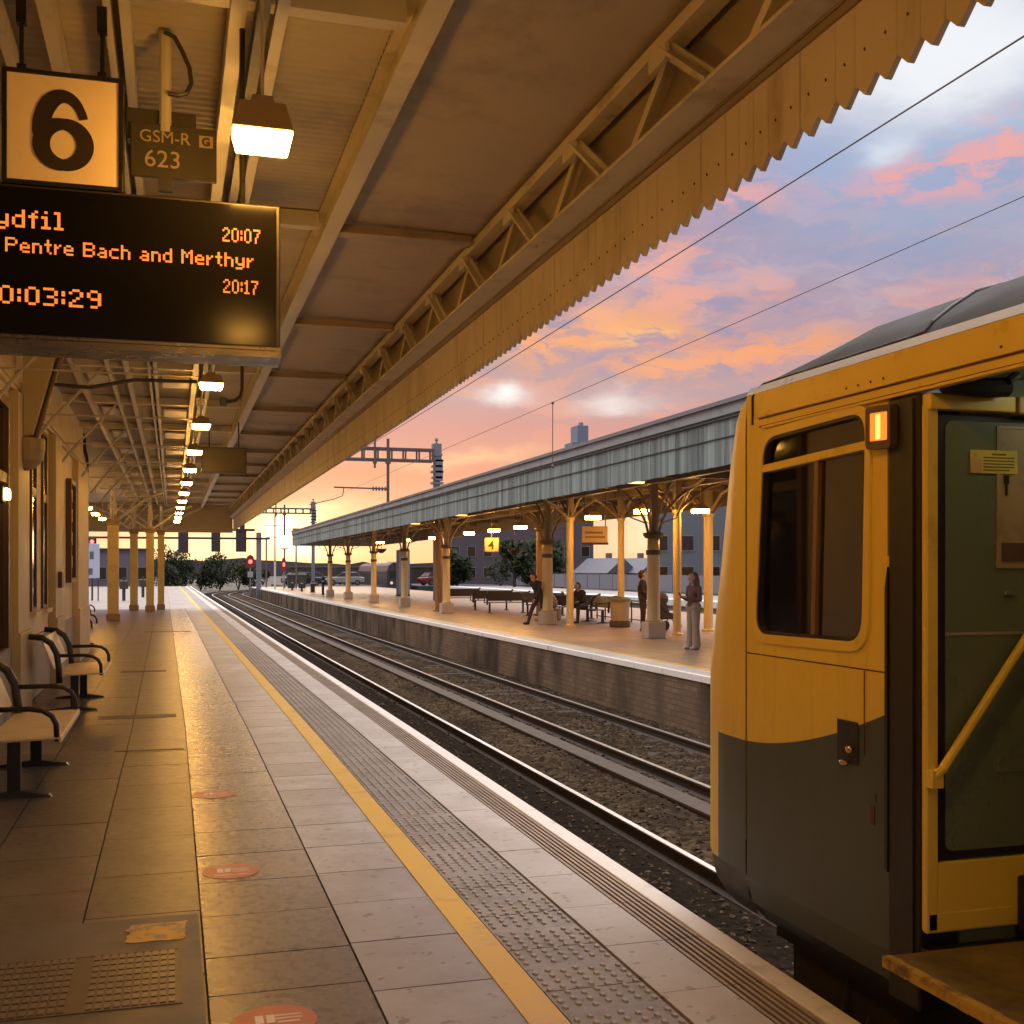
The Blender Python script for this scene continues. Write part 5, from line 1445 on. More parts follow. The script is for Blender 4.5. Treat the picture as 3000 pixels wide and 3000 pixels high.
# nameboard, number 4, loudspeaker
nbd = thing('station_nameboard', 'orange lit station nameboard hanging beside the slim post', 'sign', (11.37, 30.0, 2.41), R(-14))
q = MB(); q.box(-.36, .36, 0, .06, 0, .46); q.build('face', M('nameboard_face', (.62, .40, .20), .4, .06, 3), nbd, bevel=.01)
q = MB(); q.box(-.28, .22, -.004, -.0005, .25, .31); q.box(-.28, .28, -.004, -.0005, .13, .18); q.build('lettering', M('nameboard_text', (.28, .14, .06), .5), nbd)
q = MB(); q.box(-.38, .38, -.005, .065, -.06, -.001); q.build('frame', dark_steel, nbd)
for x in (-.3, .3):
    q = MB(); q.tube([(x, .03, .46), (x, .03, 1.6)], .015, 6); q.build('hanger', dark_steel, nbd)
s4 = thing('platform_sign', 'small orange platform sign with a dark number 4', 'sign', (12.07, 43.3, 2.37), R(-10))
q = MB(); q.box(-.26, .26, 0, .1, 0, .52); q.build('face', M('four_face', (.66, .42, .18), .4, .06, 3), s4)
q = MB(); ring(q, [(-.285, -.02), (.285, -.02), (.285, .54), (-.285, .54)], [(-.261, .001), (.261, .001), (.261, .519), (-.261, .519)], 'y', -.01, .11); q.tube([(0, .05, .54), (0, .05, 1.6)], .02, 6); q.build('frame', M('four_frame', (.22, .13, .05), .4), s4)
text_mesh('numeral', '4', .48, M('sign_black', (.03, .018, .01)), s4, (-.02, -.006, .09), align='CENTER', bold=.012)
for k, (x, y, z, lab) in enumerate(((12.98, 43.1, 2.2, 'black horn loudspeaker hanging right of the number 4 sign'), (10.9, 61.5, 2.55, 'black horn loudspeaker hanging among the far columns'))):
    t = thing('horn_loudspeaker', lab, 'loudspeaker', (x, y, z), 0, 'horn loudspeakers under the island canopy')
    q = MB(); q.lathe([(.10, 0), (.22, .10), (.30, .20), (.30, .24)], 14); q.build('horn', black_plastic, t)
    q = MB(); q.tube([(0, 0, .24), (0, 0, 1.7)], .015, 6); q.build('bracket', dark_steel, t)

# furniture on the island
bnF = None
for k, (x, y, rz, lab) in enumerate(((13.0, 52.5, 90, 'dark bench on the island two columns beyond the brown pillar'), (13.6, 38.4, 90, 'dark bench on the island behind the thick column'), (12.9, 44.4, 90, 'dark bench on the island left of the walking man'), (13.2, 47.8, 90, 'bench on the island beyond the brown pillar'), (13.6, 40.9, -90, 'bench on the island turned away behind the stone post'), (13.1, 35.4, 180, 'bench under the seated person in dark clothes'))):
    o = copy_tree(bn); o.location = (x, y, FZ); o.rotation_euler.z = R(rz); o['label'] = lab; o['group'] = 'benches on the island platform'
    for ch in o.children:
        if ch.name.startswith(('seat', 'backrest')):
            ch.data = ch.data.copy(); ch.data.materials[0] = M('bench_dark_mesh', (.07, .05, .04), .5)
bin_ = thing('litter_bin', 'short brown litter bin with a dark foot below the slim post', 'litter bin', (13.05, 32.3, FZ))
q = MB(); q.lathe([(.30, 0), (.32, .05), (.32, .20)], 20); q.build('foot', band, bin_)
q = MB(); q.lathe([(.27, .201), (.29, .50), (.30, .78)], 20); q.build('body', M('bin_brown', (.40, .30, .17), .5), bin_)
q = MB(); q.lathe([(.33, .781), (.33, .86), (.2, .92)], 20); q.build('lid', M('bin_lid', (.17, .15, .07), .5), bin_)
rl = thing('low_railing', 'low dark metal railing behind the seated figures', 'railing', (14.6, 34.0, FZ))
for i in range(7):
    q = MB(); q.tube([(0, i * .8 - .5, 0), (0, i * .8 - .5, .72)], .025, 6); q.build('upright', dark_steel, rl)
q = MB(); q.tube([(0, -.6, .72), (0, 4.4, .72)], .025, 6); q.tube([(0, -.6, .1), (0, 4.4, .1)], .02, 6); q.build('rail', dark_steel, rl)
# pushchair
pc = thing('pushchair', 'dark pushchair standing behind the thick round column', 'pushchair', (13.35, 29.7, FZ), R(20))
q = MB(); q.prism([(-.30, .35), (.22, .35), (.28, .50), (.0, .55), (-.18, .98), (-.34, .95)], 'y', -.22, .22); q.build('seat', M('pram_fabric', (.035, .028, .032), .8), pc, bevel=.02)
q = MB(); q.ball((-.17, 0, .92), (.26, .23, .20), 12, 8); q.build('hood', M('pram_hood', (.06, .035, .04), .8), pc, smooth=True)
q = MB()
for s in (-.22, .22):
    q.tube([(.28, s, .16), (-.30, s, .70), (-.55, s, 1.02)], .014, 6); q.tube([(-.30, s, .16), (.10, s, .5)], .014, 6)
q.tube([(-.55, -.22, 1.02), (-.55, .22, 1.02)], .016, 6); q.build('frame', black_plastic, pc)
for sx in (-.32, .30):
    for s in (-.24, .24):
        q = MB(); q.lathe([(.02, -.02), (.13, -.02), (.15, 0), (.13, .02), (.02, .02)], 14); w_ = q.build('wheel', black_plastic, pc); w_.rotation_euler = (R(90), 0, 0); w_.location = (sx, s, .15)

# ------------------------------------------------------------------ people
skin_m = M('skin', (.42, .25, .17), .5, .08, 10)
skin_l = M('skin_pale', (.56, .36, .26), .5, .08, 10)
def cloth(name, c): return M(name, c, .85, .22, 9, .15)
def seg_dist(p, a, b):
    ab = b - a; t = max(0, min(1, (p - a).dot(ab) / max(1e-9, ab.dot(ab))))
    return (p - (a + ab * t)).length, t
def person(label, parts, hair, loc, rz, voxel=.013, eyes=None):
    """parts: (p, q, r_p, r_q, material): capsules fused into one skin, then coloured by the limb they belong to"""
    mb = MB()
    for p, q, r0, r1, m in parts:
        p, q = Vector(p), Vector(q)
        if (q - p).length > 1e-4:
            mb.tube([p, q], [r0, r1], 12)
        mb.ball(p, r0, 12, 8); mb.ball(q, r1, 12, 8)
    o = mb.build('person', parts[0][4])
    r = o.modifiers.new('fuse', 'REMESH'); r.mode = 'VOXEL'; r.voxel_size = voxel
    sm = o.modifiers.new('soft', 'SMOOTH'); sm.factor = .5; sm.iterations = 3
    dg = bpy.context.evaluated_depsgraph_get(); dg.update()
    me = bpy.data.meshes.new_from_object(o.evaluated_get(dg))
    bpy.data.objects.remove(o)
    mats = []
    for t in parts:
        if t[4] not in mats: mats.append(t[4])
    me.materials.clear()
    for m in mats: me.materials.append(m)
    caps = [(Vector(p), Vector(q), r0, r1, mats.index(m)) for p, q, r0, r1, m in parts]
    for f in me.polygons:
        c = f.center; best = 1e9; bi = 0
        for p, q, r0, r1, mi in caps:
            d_, t = seg_dist(c, p, q); d_ -= r0 + (r1 - r0) * t
            if d_ < best: best = d_; bi = mi
        f.material_index = bi; f.use_smooth = True
    o = bpy.data.objects.new('person', me); col.objects.link(o)
    o.location = loc; o.rotation_euler.z = rz
    tag(o, label, 'person')
    if hair:
        hb_ = MB()
        for c, r in hair[0]: hb_.ball(c, r, 14, 10)
        h = hb_.build('hair', hair[1], o)
        r = h.modifiers.new('fuse', 'REMESH'); r.mode = 'VOXEL'; r.voxel_size = .014
        s2 = h.modifiers.new('soft', 'SMOOTH'); s2.iterations = 3
    if eyes:
        e_ = MB()
        for c in eyes: e_.ball(c, .009, 8, 6)
        e_.build('eyes', black_plastic, o)
    return o
def head_parts(c, sk, tilt=0.0):
    """skull, jaw, nose, ears, neck end; facing -y"""
    c = Vector(c); f = Vector((0, -math.cos(tilt), -math.sin(tilt))); u = Vector((0, -math.sin(tilt), math.cos(tilt)))
    rgt = Vector((1, 0, 0))
    P = []
    P.append((c + u * .035, c - f * .03 + u * .03, .082, .086, sk))
    P.append((c + f * .035 - u * .05, c + f * .01 - u * .01, .055, .07, sk))
    P.append((c + f * .088 - u * .012, c + f * .078 + u * .025, .014, .010, sk))
    P.append((c + f * .075 - u * .055, c + f * .07 - u * .056, .016, .016, sk))
    for s in (-1, 1):
        P.append((c + rgt * s * .084 - u * .015, c + rgt * s * .086 + u * .02, .014, .016, sk))
    ey = [c + f * .076 + u * .022 + rgt * s * .031 for s in (-1, 1)]
    return P, ey
def hand_parts(wrist, direction, palm_n, sk, curl=.5, side=1):
    """palm, four unequal bent fingers and a thumb from the side of the palm"""
    w = Vector(wrist); d_ = Vector(direction).normalized(); n = Vector(palm_n).normalized(); s = d_.cross(n).normalized() * side
    P = [(w, w + d_ * .07, .026, .030, sk)]
    for i, L_ in enumerate((.068, .078, .072, .055)):
        b_ = w + d_ * .085 + s * (.027 - .018 * i)
        m_ = b_ + (d_ * (1 - curl * .5) + n * curl * .6).normalized() * L_ * .55
        e_ = m_ + (d_ * (1 - curl) + n * curl).normalized() * L_ * .45
        P.append((b_ - d_ * .02, m_, .0105, .0095, sk)); P.append((m_, e_, .0095, .008, sk))
    t0 = w + d_ * .02 + s * .026; t1 = t0 + (d_ * .6 + s * .75 + n * .25).normalized() * .04; t2 = t1 + (d_ * .9 + n * .35).normalized() * .03
    P.append((t0, t1, .013, .011, sk)); P.append((t1, t2, .011, .009, sk))
    return P

top_d = cloth('cardigan_brown', (.16, .095, .075)); trou_b = cloth('trousers_beige', (.36, .28, .22)); trou_n = cloth('trousers_navy', (.075, .068, .085))
shoe_w = cloth('shoe_white', (.62, .52, .46)); coat_d = cloth('coat_dark', (.035, .024, .026)); trou_d = cloth('trousers_dark', (.045, .028, .028))
beige = cloth('coat_beige', (.42, .30, .18)); hair_b = M('hair_brown', (.14, .075, .04), .55, .35, 22, .3, stretch=(1, 1, .2)); hair_d = M('hair_dark', (.035, .022, .018), .5, .3, 20, .3)
# standing woman with long hair, looking down at a phone
H_, ey = head_parts((0, -.045, 1.555), skin_l, .35)
W = [((-.09, 0, .93), (.09, 0, .93), .125, .125, trou_b), ((0, .0, .98), (0, .01, 1.22), .135, .13, top_d), ((-.09, .01, 1.30), (.09, .01, 1.30), .115, .115, top_d), ((0, 0, 1.40), (0, -.02, 1.47), .055, .05, skin_l)]
for s in (-1, 1):
    W += [((s * .085, 0, .88), (s * .095, -.01, .50), .105, .082, trou_b), ((s * .095, -.01, .50), (s * .105, .0, .09), .080, .098, trou_b)]
    W += [((s * .105, .03, .04), (s * .115, -.15, .035), .042, .036, shoe_w)]
    W += [((s * .185, .01, 1.35), (s * .235, -.0, 1.09), .056, .047, top_d), ((s * .235, -.0, 1.09), (s * .085, -.24, 1.14), .045, .033, top_d)]
    W += hand_parts((s * .08, -.25, 1.145), (-s * .35, -1, .25), (0, .2, -1) if s < 0 else (0, -.2, 1), skin_l, .45, s)
W += H_
wom = person('woman with long brown hair standing on the island looking down at her phone', W, ([((0, .02, 1.60), (.10, .10, .10)), ((0, .065, 1.48), (.105, .075, .16)), ((-.05, .08, 1.33), (.055, .05, .17)), ((.05, .08, 1.33), (.055, .05, .17)), ((0, .085, 1.24), (.08, .045, .14)), ((.085, -.01, 1.42), (.035, .045, .14)), ((-.085, -.01, 1.42), (.035, .045, .14))], hair_b), (10.97, 22.85, FZ), R(-78), .012, ey)
ph = thing('mobile_phone', 'small dark phone in the hands of the standing woman', 'phone')
q = MB(); q.box(-.036, .036, -.004, .004, -.07, .07); q.build('body', black_plastic, ph, bevel=.003)
q = MB(); q.box(-.032, .032, .0045, .0055, -.062, .062); q.build('screen', M('phone_screen', (.2, .2, .25), .2, emit=(.7, .75, 1), es=.6), ph)
mw = Matrix.Translation((10.97, 22.85, FZ)) @ Matrix.Rotation(R(-78), 4, 'Z')
ph.matrix_world = mw @ Matrix.Translation((0, -.36, 1.20)) @ Matrix.Rotation(R(35), 4, 'X')

# walking man, bent forward, in dark clothes
H_, ey = head_parts((0, -.30, 1.50), skin_m, .55)
W = [((-.08, 0, .90), (.08, 0, .90), .12, .12, trou_d), ((0, -.03, .98), (0, -.12, 1.20), .14, .15, coat_d), ((-.11, -.17, 1.30), (.11, -.17, 1.30), .115, .115, coat_d), ((0, -.21, 1.39), (0, -.27, 1.45), .06, .055, skin_m)]
W += [((-.09, 0, .86), (-.095, -.24, .50), .10, .075, trou_d), ((-.095, -.24, .50), (-.10, -.40, .10), .072, .05, trou_d), ((-.10, -.39, .05), (-.105, -.58, .05), .045, .038, coat_d)]
W += [((.09, 0, .86), (.095, .08, .48), .10, .075, trou_d), ((.095, .08, .48), (.10, .40, .16), .072, .05, trou_d), ((.10, .43, .13), (.105, .33, .035), .045, .036, coat_d)]
for s, k in ((-1, 1), (1, -1)):
    e_ = (s * .22, -.12 + .16 * k, 1.06); w_ = (s * .20, -.22 + .22 * k, .84)
    W += [((s * .19, -.17, 1.32), e_, .062, .05, coat_d), (e_, w_, .048, .036, coat_d)]
    W += hand_parts(w_, (0, -.3, -1), (-s, 0, 0), skin_m, .4, s)
W += H_
person('man in dark clothes walking bent forward beside the thick column', W, ([((0, -.27, 1.56), (.092, .105, .085)), ((0, -.22, 1.52), (.088, .08, .08))], hair_d), (11.22, 34.6, FZ), R(-62), .013, ey)

def seated(label, loc, rz, coatm, legm, sk, lean=.12, hairm=hair_d, seat_z=.46):
    H_, ey = head_parts((0, -.16 - lean, seat_z + .74), sk, .3)
    z = seat_z + .09
    W = [((-.09, 0, z), (.09, 0, z), .13, .13, legm), ((0, -.01, z + .10), (0, -.06 - lean * .4, z + .34), .14, .15, coatm), ((-.11, -.08 - lean * .6, z + .44), (.11, -.08 - lean * .6, z + .44), .11, .11, coatm), ((0, -.10 - lean * .8, z + .52), (0, -.13 - lean, z + .58), .06, .055, sk)]
    for s in (-1, 1):
        W += [((s * .09, -.02, z), (s * .13, -.44, z + .02), .10, .08, legm), ((s * .13, -.44, z + .02), (s * .12, -.46, .10), .075, .052, legm), ((s * .12, -.44, .045), (s * .13, -.63, .04), .045, .038, coatm)]
        e_ = (s * .22, -.16 - lean, z + .20); w_ = (s * .10, -.38, z + .16)
        W += [((s * .19, -.08 - lean * .6, z + .44), e_, .058, .048, coatm), (e_, w_, .046, .034, coatm)] + hand_parts(w_, (-s * .3, -1, -.2), (0, 0, -1), sk, .35, s)
    W += H_
    hz = seat_z + .74
    return person(label, W, ([((0, -.13 - lean, hz + .055), (.093, .10, .085)), ((0, -.09 - lean, hz + .0), (.09, .08, .09))], hairm), loc, rz, .013, ey)
seated('person in dark clothes sitting on the island bench beside the slim post', (12.95, 35.3, FZ), R(-55), coat_d, trou_d, skin_m, .16)
seated('person in beige clothes sitting hunched between the column and the slim post', (12.55, 37.1, FZ), R(-120), beige, cloth('trousers_tan', (.27, .19, .12)), skin_l, .22, hair_b)
bx = thing('suitcase', 'tan box shaped suitcase under the hunched person in beige', 'suitcase', (12.55, 37.1, FZ), R(-120))
q = MB(); q.box(-.30, .30, -.18, .22, .05, .42); q.build('shell', M('case_tan', (.25, .17, .10), .6), bx, bevel=.03)
q = MB(); q.tube([(-.08, .2, .43), (-.08, .2, .5), (.08, .2, .5), (.08, .2, .43)], .010, 6); q.build('handle', black_plastic, bx)
q = MB()
for x in (-.24, .24):
    q.tube([(x, -.12, 0.03), (x, -.08, .03)], .03, 8); q.tube([(x, .12, .03), (x, .16, .03)], .03, 8)
q.build('wheel', black_plastic, bx)
H_, ey = head_parts((0, -.02, 1.60), skin_m, .1)
W = [((-.09, 0, .95), (.09, 0, .95), .12, .12, trou_d), ((0, 0, 1.0), (0, .0, 1.25), .135, .145, coat_d), ((-.11, 0, 1.36), (.11, 0, 1.36), .11, .11, coat_d), ((0, 0, 1.44), (0, -.01, 1.52), .058, .052, skin_m)]
for s in (-1, 1):
    W += [((s * .09, 0, .90), (s * .10, -.02, .50), .10, .072, trou_d), ((s * .10, -.02, .50), (s * .10, .0, .09), .07, .05, trou_d), ((s * .10, .03, .045), (s * .115, -.16, .04), .045, .036, coat_d)]
    e_ = (s * .235, .0, 1.12); w_ = (s * .22, -.24, 1.02)
    W += [((s * .20, 0, 1.38), e_, .06, .05, coat_d), (e_, w_, .047, .035, coat_d)] + hand_parts(w_, (-s * .1, -1, .0), (0, 0, -1), skin_m, .5, s)
person('person in dark clothes standing half hidden behind the thick column by the pushchair', W + H_, ([((0, .02, 1.655), (.094, .105, .085)), ((0, .05, 1.59), (.09, .08, .10))], hair_d), (12.75, 29.85, FZ), R(70), .013, ey)

# ------------------------------------------------------------------ overhead line
mast_m = M('mast_galvanised', (.21, .22, .25), .55, .12, 3, metal=.2)
ohl_brown = M('ohl_steel', (.13, .095, .095), .6, .2, 4)
def gantry(y, xr, xl, z0, z1, mast_top, lab, drops, arm=None):
    t = thing('overhead_gantry', lab, 'gantry', (xr, y, 0), 0, 'overhead line gantries across the tracks')
    q = MB()
    for zz in (z0, z1):
        q.box(xl - xr, -.2, -.06, .06, zz - .06, zz + .06); q.box(xl - xr, -.2, .64, .76, zz - .06, zz + .06)
    n = int((xr - xl) / .78)
    for i in range(n):
        x = -.3 - i * .78
        q.box(x - .045, x + .045, -.045, .045, z0 + .061, z1 - .061); q.box(x - .045, x + .045, .655, .745, z0 + .061, z1 - .061)
        q.box(x - .03, x + .03, .06, .64, z0 - .03, z0 + .03)
    q.build('beam', ohl_brown, t)
    for xm in (0, xl - xr):
        q = MB(); q.box(xm - .17, xm + .17, .18, .52, -1.3, mast_top - .55); q.build('mast', mast_m, t, bevel=.02)
    q = MB(); q.box(-.24, .24, .1, .6, mast_top - 1.0, mast_top - .1); q.box(-.14, .30, .05, .5, mast_top - 2.2, mast_top - 1.01)
    for i in range(6):
        q.box(-.30 + (i % 2) * .05, .34 - (i % 2) * .06, .05, .62, mast_top - 2.4 + i * .32, mast_top - 2.28 + i * .32)
    q.lathe([(.05, mast_top - .1), (.05, mast_top + .05), (.11, mast_top + .10), (.08, mast_top + .22)], 10, (.0, .35, 0)); q.build('equipment', mast_m, t)
    for (dx, zt, zbm, w_) in drops:
        q = MB(); q.box(dx - w_, dx + w_, -.2, -.07, zbm, zt); q.box(dx - w_ * 2, dx + w_ * 2, -.24, -.06, z0 - .25, z0 - .061); q.build('drop_post', ohl_brown, t)
    if arm:
        dx, az_, ln = arm
        q = MB(); q.tube([(dx, -.14, az_), (dx - ln, -.14, az_ + .04)], .045, 8); q.tube([(dx - ln * .82, -.14, az_ + .03), (dx - ln * .84, -.14, az_ - .42), (dx - ln * 1.0, -.14, az_ - .62), (dx - ln * 1.45, -.14, az_ - .95)], .028, 6)
        for i in range(5):
            q.tube([(dx - .12 - i * .17, -.14, az_), (dx - .18 - i * .17, -.14, az_)], .13, 10)
        q.build('cantilever', ohl_brown, t)
    return t
gantry(63.0, 14.4, -9.2, 7.80, 8.42, 8.9, 'nearer overhead line gantry with a thick grey mast above the island canopy', [(-3.62, 9.0, 7.3, .05), (-2.88, 8.95, 5.35, .07)], (-2.88, 6.15, 3.0))
gantry(124.0, 14.6, -9.2, 7.72, 8.22, 9.1, 'farther overhead line gantry, small above the end of the tracks', [(-4.0, 8.8, 7.3, .06), (-3.1, 8.6, 5.3, .09)], (1.9, 6.6, 1.2))
wire_m = M('overhead_wire', (.16, .14, .14), .5, metal=.5)
for x, z, lab in ((3.80, 4.14, 'overhead wire above the near track, the upper one against the sky'), (6.90, 4.82, 'overhead wire above the far track, the lower one against the sky')):
    q = MB(); pts = []
    yy = -6
    while yy <= 62:
        f_ = (yy - 28) / 34.0
        pts.append((x + cx(yy), yy, z + .05 * f_ * f_ - .03)); yy += 4
    q.tube(pts, .0052, 6)
    o = q.build('overhead_wire', wire_m); tag(o, lab, 'wire', 'overhead wires across the sky')
t = thing('wire_dropper', 'thin vertical dropper rod hanging from the lower overhead wire', 'dropper', (6.88, 20.4, 0))
q = MB(); q.tube([(0, 0, 3.62), (0, 0, 4.80)], .008, 6); q.build('rod', wire_m, t)
q = MB(); q.ball((0, 0, 4.80), .03, 8, 6); q.ball((0, 0, 3.60), .03, 8, 6); q.build('clamp', wire_m, t)

# ------------------------------------------------------------------ signals beyond the platforms
sg = thing('signal_gantry', 'dark signal gantry spanning the tracks beyond the near platform', 'signal gantry', (7.7, 108.0, 0))
q = MB(); q.box(-16, 1.0, -.06, .06, 4.45, 4.62); q.box(-16, 1.0, .6, .7, 4.45, 4.62); q.build('beam', dark_steel, sg)
q = MB(); q.box(-.22, .22, .05, .5, -1.3, 5.1); q.box(-16.2, -15.8, .05, .5, -1.3, 5.1); q.build('post', mast_m, sg)
sig_dark = M('signal_back', (.045, .03, .035), .6)
for x0, x1, z0, z1 in ((.50, 1.40, 3.16, 5.25), (3.41, 4.22, 3.29, 5.35)):
    q = MB(); q.box(x0 - 7.7, x1 - 7.7, -.3, -.07, z0, z1); q.build('signal_head', sig_dark, sg, bevel=.05)
q = MB(); q.box(5.6 - 7.7, 6.55 - 7.7, -.3, -.07, 3.29, 5.2); q.box(5.3 - 7.7, 7.3 - 7.7, -.35, -.06, 5.201, 5.42); q.box(5.95 - 7.7, 6.4 - 7.7, -.3, -.07, 5.421, 6.1); q.build('signal_head', sig_dark, sg, bevel=.03)
def signal(x, y, z, lab, sc=1.0):
    t = thing('railway_signal', lab, 'signal', (x, y, 0), 0, 'signals showing red')
    t.scale = (sc, sc, 1)
    q = MB(); q.tube([(0, .1, -1.2), (0, .1, z - .5)], .07, 8); q.build('post', mast_m, t)
    q = MB(); q.prism([(-.32, -.55), (.32, -.55), (.38, .1), (.30, .50), (0, .68), (-.30, .50), (-.38, .1)], 'y', -.02, .04)
    for v in q.v: pass
    h = q.build('head', M('signal_red_plate', (.28, .02, .02), .5), t); h.location.z = z
    q = MB(); q.lathe([(.19, 0), (.17, .03), (.05, .06)], 16); l_ = q.build('lens', red_lamp, t); l_.rotation_euler = (R(90), 0, 0); l_.location = (0, -.021, z)
    q = MB(); q.box(-.25, .25, -.08, .1, z - 1.5, z - .95); q.box(-.1, .1, -.1, -.081, z - 1.35, z - 1.1); q.build('plate', M('signal_plate', (.4, .4, .42), .5), t)
signal(7.2, 112.5, 2.42, 'red light signal beside the track past the platform ends')
signal(9.6, 104.0, 2.10, 'small red light signal at the far end of the island platform', .5)
wp = thing('lamp_mast', 'tall thin pale mast at the far end of the island platform', 'mast', (8.9, 105.0, 0))
q = MB(); q.tube([(0, 0, FZ), (0, 0, 2.4)], .09, 8); q.build('base_post', M('mast_white', (.6, .62, .64), .5), wp)
q = MB(); q.tube([(0, 0, 2.4), (0, 0, 6.6)], .06, 8); q.box(-.9, .9, -.03, .03, 5.6, 5.66); q.box(-.8, .7, -.03, .03, 4.55, 4.6); q.build('pole', ohl_brown, wp)
for x, y, h_, lab in ((12.0, 108.0, 5.4, 'thin dark mast just left of the island canopy end'), (11.3, 112.0, 3.6, 'short dark mast in the sunset glow'), (10.0, 117.5, 4.7, 'dark mast rising beyond the island platform end')):
    t = thing('lamp_mast', lab, 'mast', (x - .9, y, 0), 0, 'dark masts in the sunset glow')
    q = MB(); q.tube([(0, 0, -.2), (0, 0, h_)], .075, 8); q.build('pole', ohl_brown, t)
    q = MB(); q.box(-.35, .35, -.08, .08, h_, h_ + .12); q.build('lamp_head', ohl_brown, t)
for k, (x, y, h_, lab) in enumerate(((9.75, 98.0, .85, 'black bollard farthest along the island edge'), (9.95, 92.4, .85, 'black bollard second farthest along the island edge'), (10.3, 88.0, .95, 'stout black bollard beside its thin neighbour on the island'), (10.15, 80.6, 1.25, 'thin black bollard nearest on the open end of the island'))):
    t = thing('bollard', lab, 'bollard', (x, y, FZ), 0, 'black bollards on the open end of the island')
    r_ = .17 if k == 2 else .09
    q = MB(); q.lathe([(r_ * 1.2, 0), (r_ * 1.2, .06), (r_, .08), (r_, h_ - .1), (r_ * .6, h_)], 12); q.build('post', black_plastic, t)
    q = MB(); q.lathe([(r_ * 1.06, h_ * .72), (r_ * 1.06, h_ * .80)], 12); q.build('band', M('bollard_band', (.4, .38, .35), .5), t)
for k, (x, y, lab) in enumerate(((10.2, 103.5, 'dark green wheeled bin at the island end, left of its twin'), (11.1, 103.0, 'dark green wheeled bin at the island end, right of its twin'))):
    t = thing('wheeled_bin', lab, 'bin', (x, y, FZ), 0, 'wheeled bins at the island end')
    q = MB(); q.add([(-.28, -.3, .08), (.28, -.3, .08), (.28, .3, .08), (-.28, .3, .08), (-.36, -.38, 1.25), (.36, -.38, 1.25), (.36, .38, 1.25), (-.36, .38, 1.25)], [(0, 3, 2, 1), (4, 5, 6, 7), (0, 1, 5, 4), (1, 2, 6, 5), (2, 3, 7, 6), (3, 0, 4, 7)]); q.build('body', M('bin_dark_green', (.03, .045, .04), .5), t)
    q = MB(); q.prism([(-.42, 1.251), (.42, 1.251), (.40, 1.33), (0, 1.40), (-.40, 1.33)], 'x', -.38, .38); q.build('lid', M('bin_dark_lid', (.04, .055, .05), .5), t)
kb = thing('equipment_cabinet', 'tall blue grey cabinet standing under the island canopy', 'cabinet', (14.6, 73.9, FZ))
q = MB(); q.box(-.40, .40, 0, .6, .1, 3.05); q.build('body', M('cabinet_blue', (.22, .24, .34), .5), kb, bevel=.03)
q = MB(); q.box(-.42, .42, -.02, .62, 0, .1); q.build('plinth', dark_steel, kb)
q = MB(); q.box(-.34, -.05, -.01, -.001, .25, 2.9); q.box(.03, .34, -.01, -.001, .25, 2.9); q.build('door', M('cabinet_door', (.30, .32, .42), .5), kb)

# ------------------------------------------------------------------ beyond: fence, buildings, train, trees, hills
fnc = thing('panel_fence', 'long grey panel fence behind the further platform', 'fence', (35.3, 14, FZ))
q = MB(); q.box(-.03, .03, 0, 103, .12, 1.35); q.build('panel', M('fence_grey', (.15, .155, .185), .6, .15, .8), fnc)
for i in range(35):
    q = MB(); q.box(-.08, -.031, i * 3.0 - .04, i * 3.0 + .04, 0, 1.42); q.build('post', M('fence_post', (.19, .195, .22), .6), fnc)
for x, y, w_, d_, h_, c_, lab, rz in ((41.0, 134, 18, 9, 9.6, (.12, .09, .105), 'dark purple brick building behind the small number 4 sign', -16),
                                      (44.6, 86.5, 13, 10, 9.4, (.15, .17, .185), 'grey clad building seen behind the standing woman', -25),
                                      (-9.0, 124, 14, 8, 4.9, (.17, .14, .17), 'low mauve grey building beyond the near platform', 0)):
    t = thing('office_building', lab, 'building', (x, y, -1.3), R(rz))
    wm = M('far_wall_%.2f' % c_[0], c_, .7, .15, 1)
    q = MB(); q.box(-w_ / 2, w_ / 2, 0, d_, 0, h_); q.build('wall', wm, t)
    q = MB(); q.box(-w_ / 2 - .2, w_ / 2 + .2, -.2, d_ + .2, h_, h_ + .25); q.box(-w_ / 4, 0, 2, 4, h_ + .251, h_ + 1.2); q.build('roof', dark_steel, t)
    nwn = int(w_ / 2.0)
    for j in range(2 if h_ > 5 else 1):
        for i in range(nwn):
            xx = -w_ / 2 + (i + .5) * w_ / nwn; z0 = 1.9 + j * 2.6
            if z0 + 1.4 > h_: continue
            f_ = MB(); ring(f_, [(xx - .55, z0), (xx + .55, z0), (xx + .55, z0 + 1.35), (xx - .55, z0 + 1.35)], [(xx - .48, z0 + .07), (xx + .48, z0 + .07), (xx + .48, z0 + 1.28), (xx - .48, z0 + 1.28)], 'y', -.06, -.001)
            fo = f_.build('window', M('far_window_frame', (.24, .24, .26), .5), t)
            MB().box(xx - .48, xx + .48, -.02, -.002, z0 + .071, z0 + 1.279).build('pane', win_dark, fo)
for k, (x, y, lab) in enumerate(((49.6, 122, 'gabled house roof in the bright gap, left one'), (53.2, 121, 'gabled house roof in the bright gap, right one'))):
    t = thing('house', lab, 'house', (x, y, -1.3), R(20), 'houses in the bright gap behind the island')
    q = MB(); q.box(-2.2, 2.2, 0, 6, 0, 2.6); q.build('wall', M('house_wall', (.22, .19, .20), .8), t)
    q = MB(); q.prism([(-2.5, 2.55), (2.5, 2.55), (0, 4.3)], 'y', -.2, 6.2); r_ = q.build('roof', M('house_slate', (.10, .10, .125), .6), t)
    q = MB(); q.box(.6, 1.1, 3, 3.6, 3.4, 4.9); q.build('chimney', M('house_brick', (.2, .12, .1), .8), r_)
    q = MB(); q.box(-1.4, -.4, -.04, -.001, 1.1, 2.1); q.box(.5, 1.5, -.04, -.001, 1.1, 2.1); q.build('window', win_dark, t)
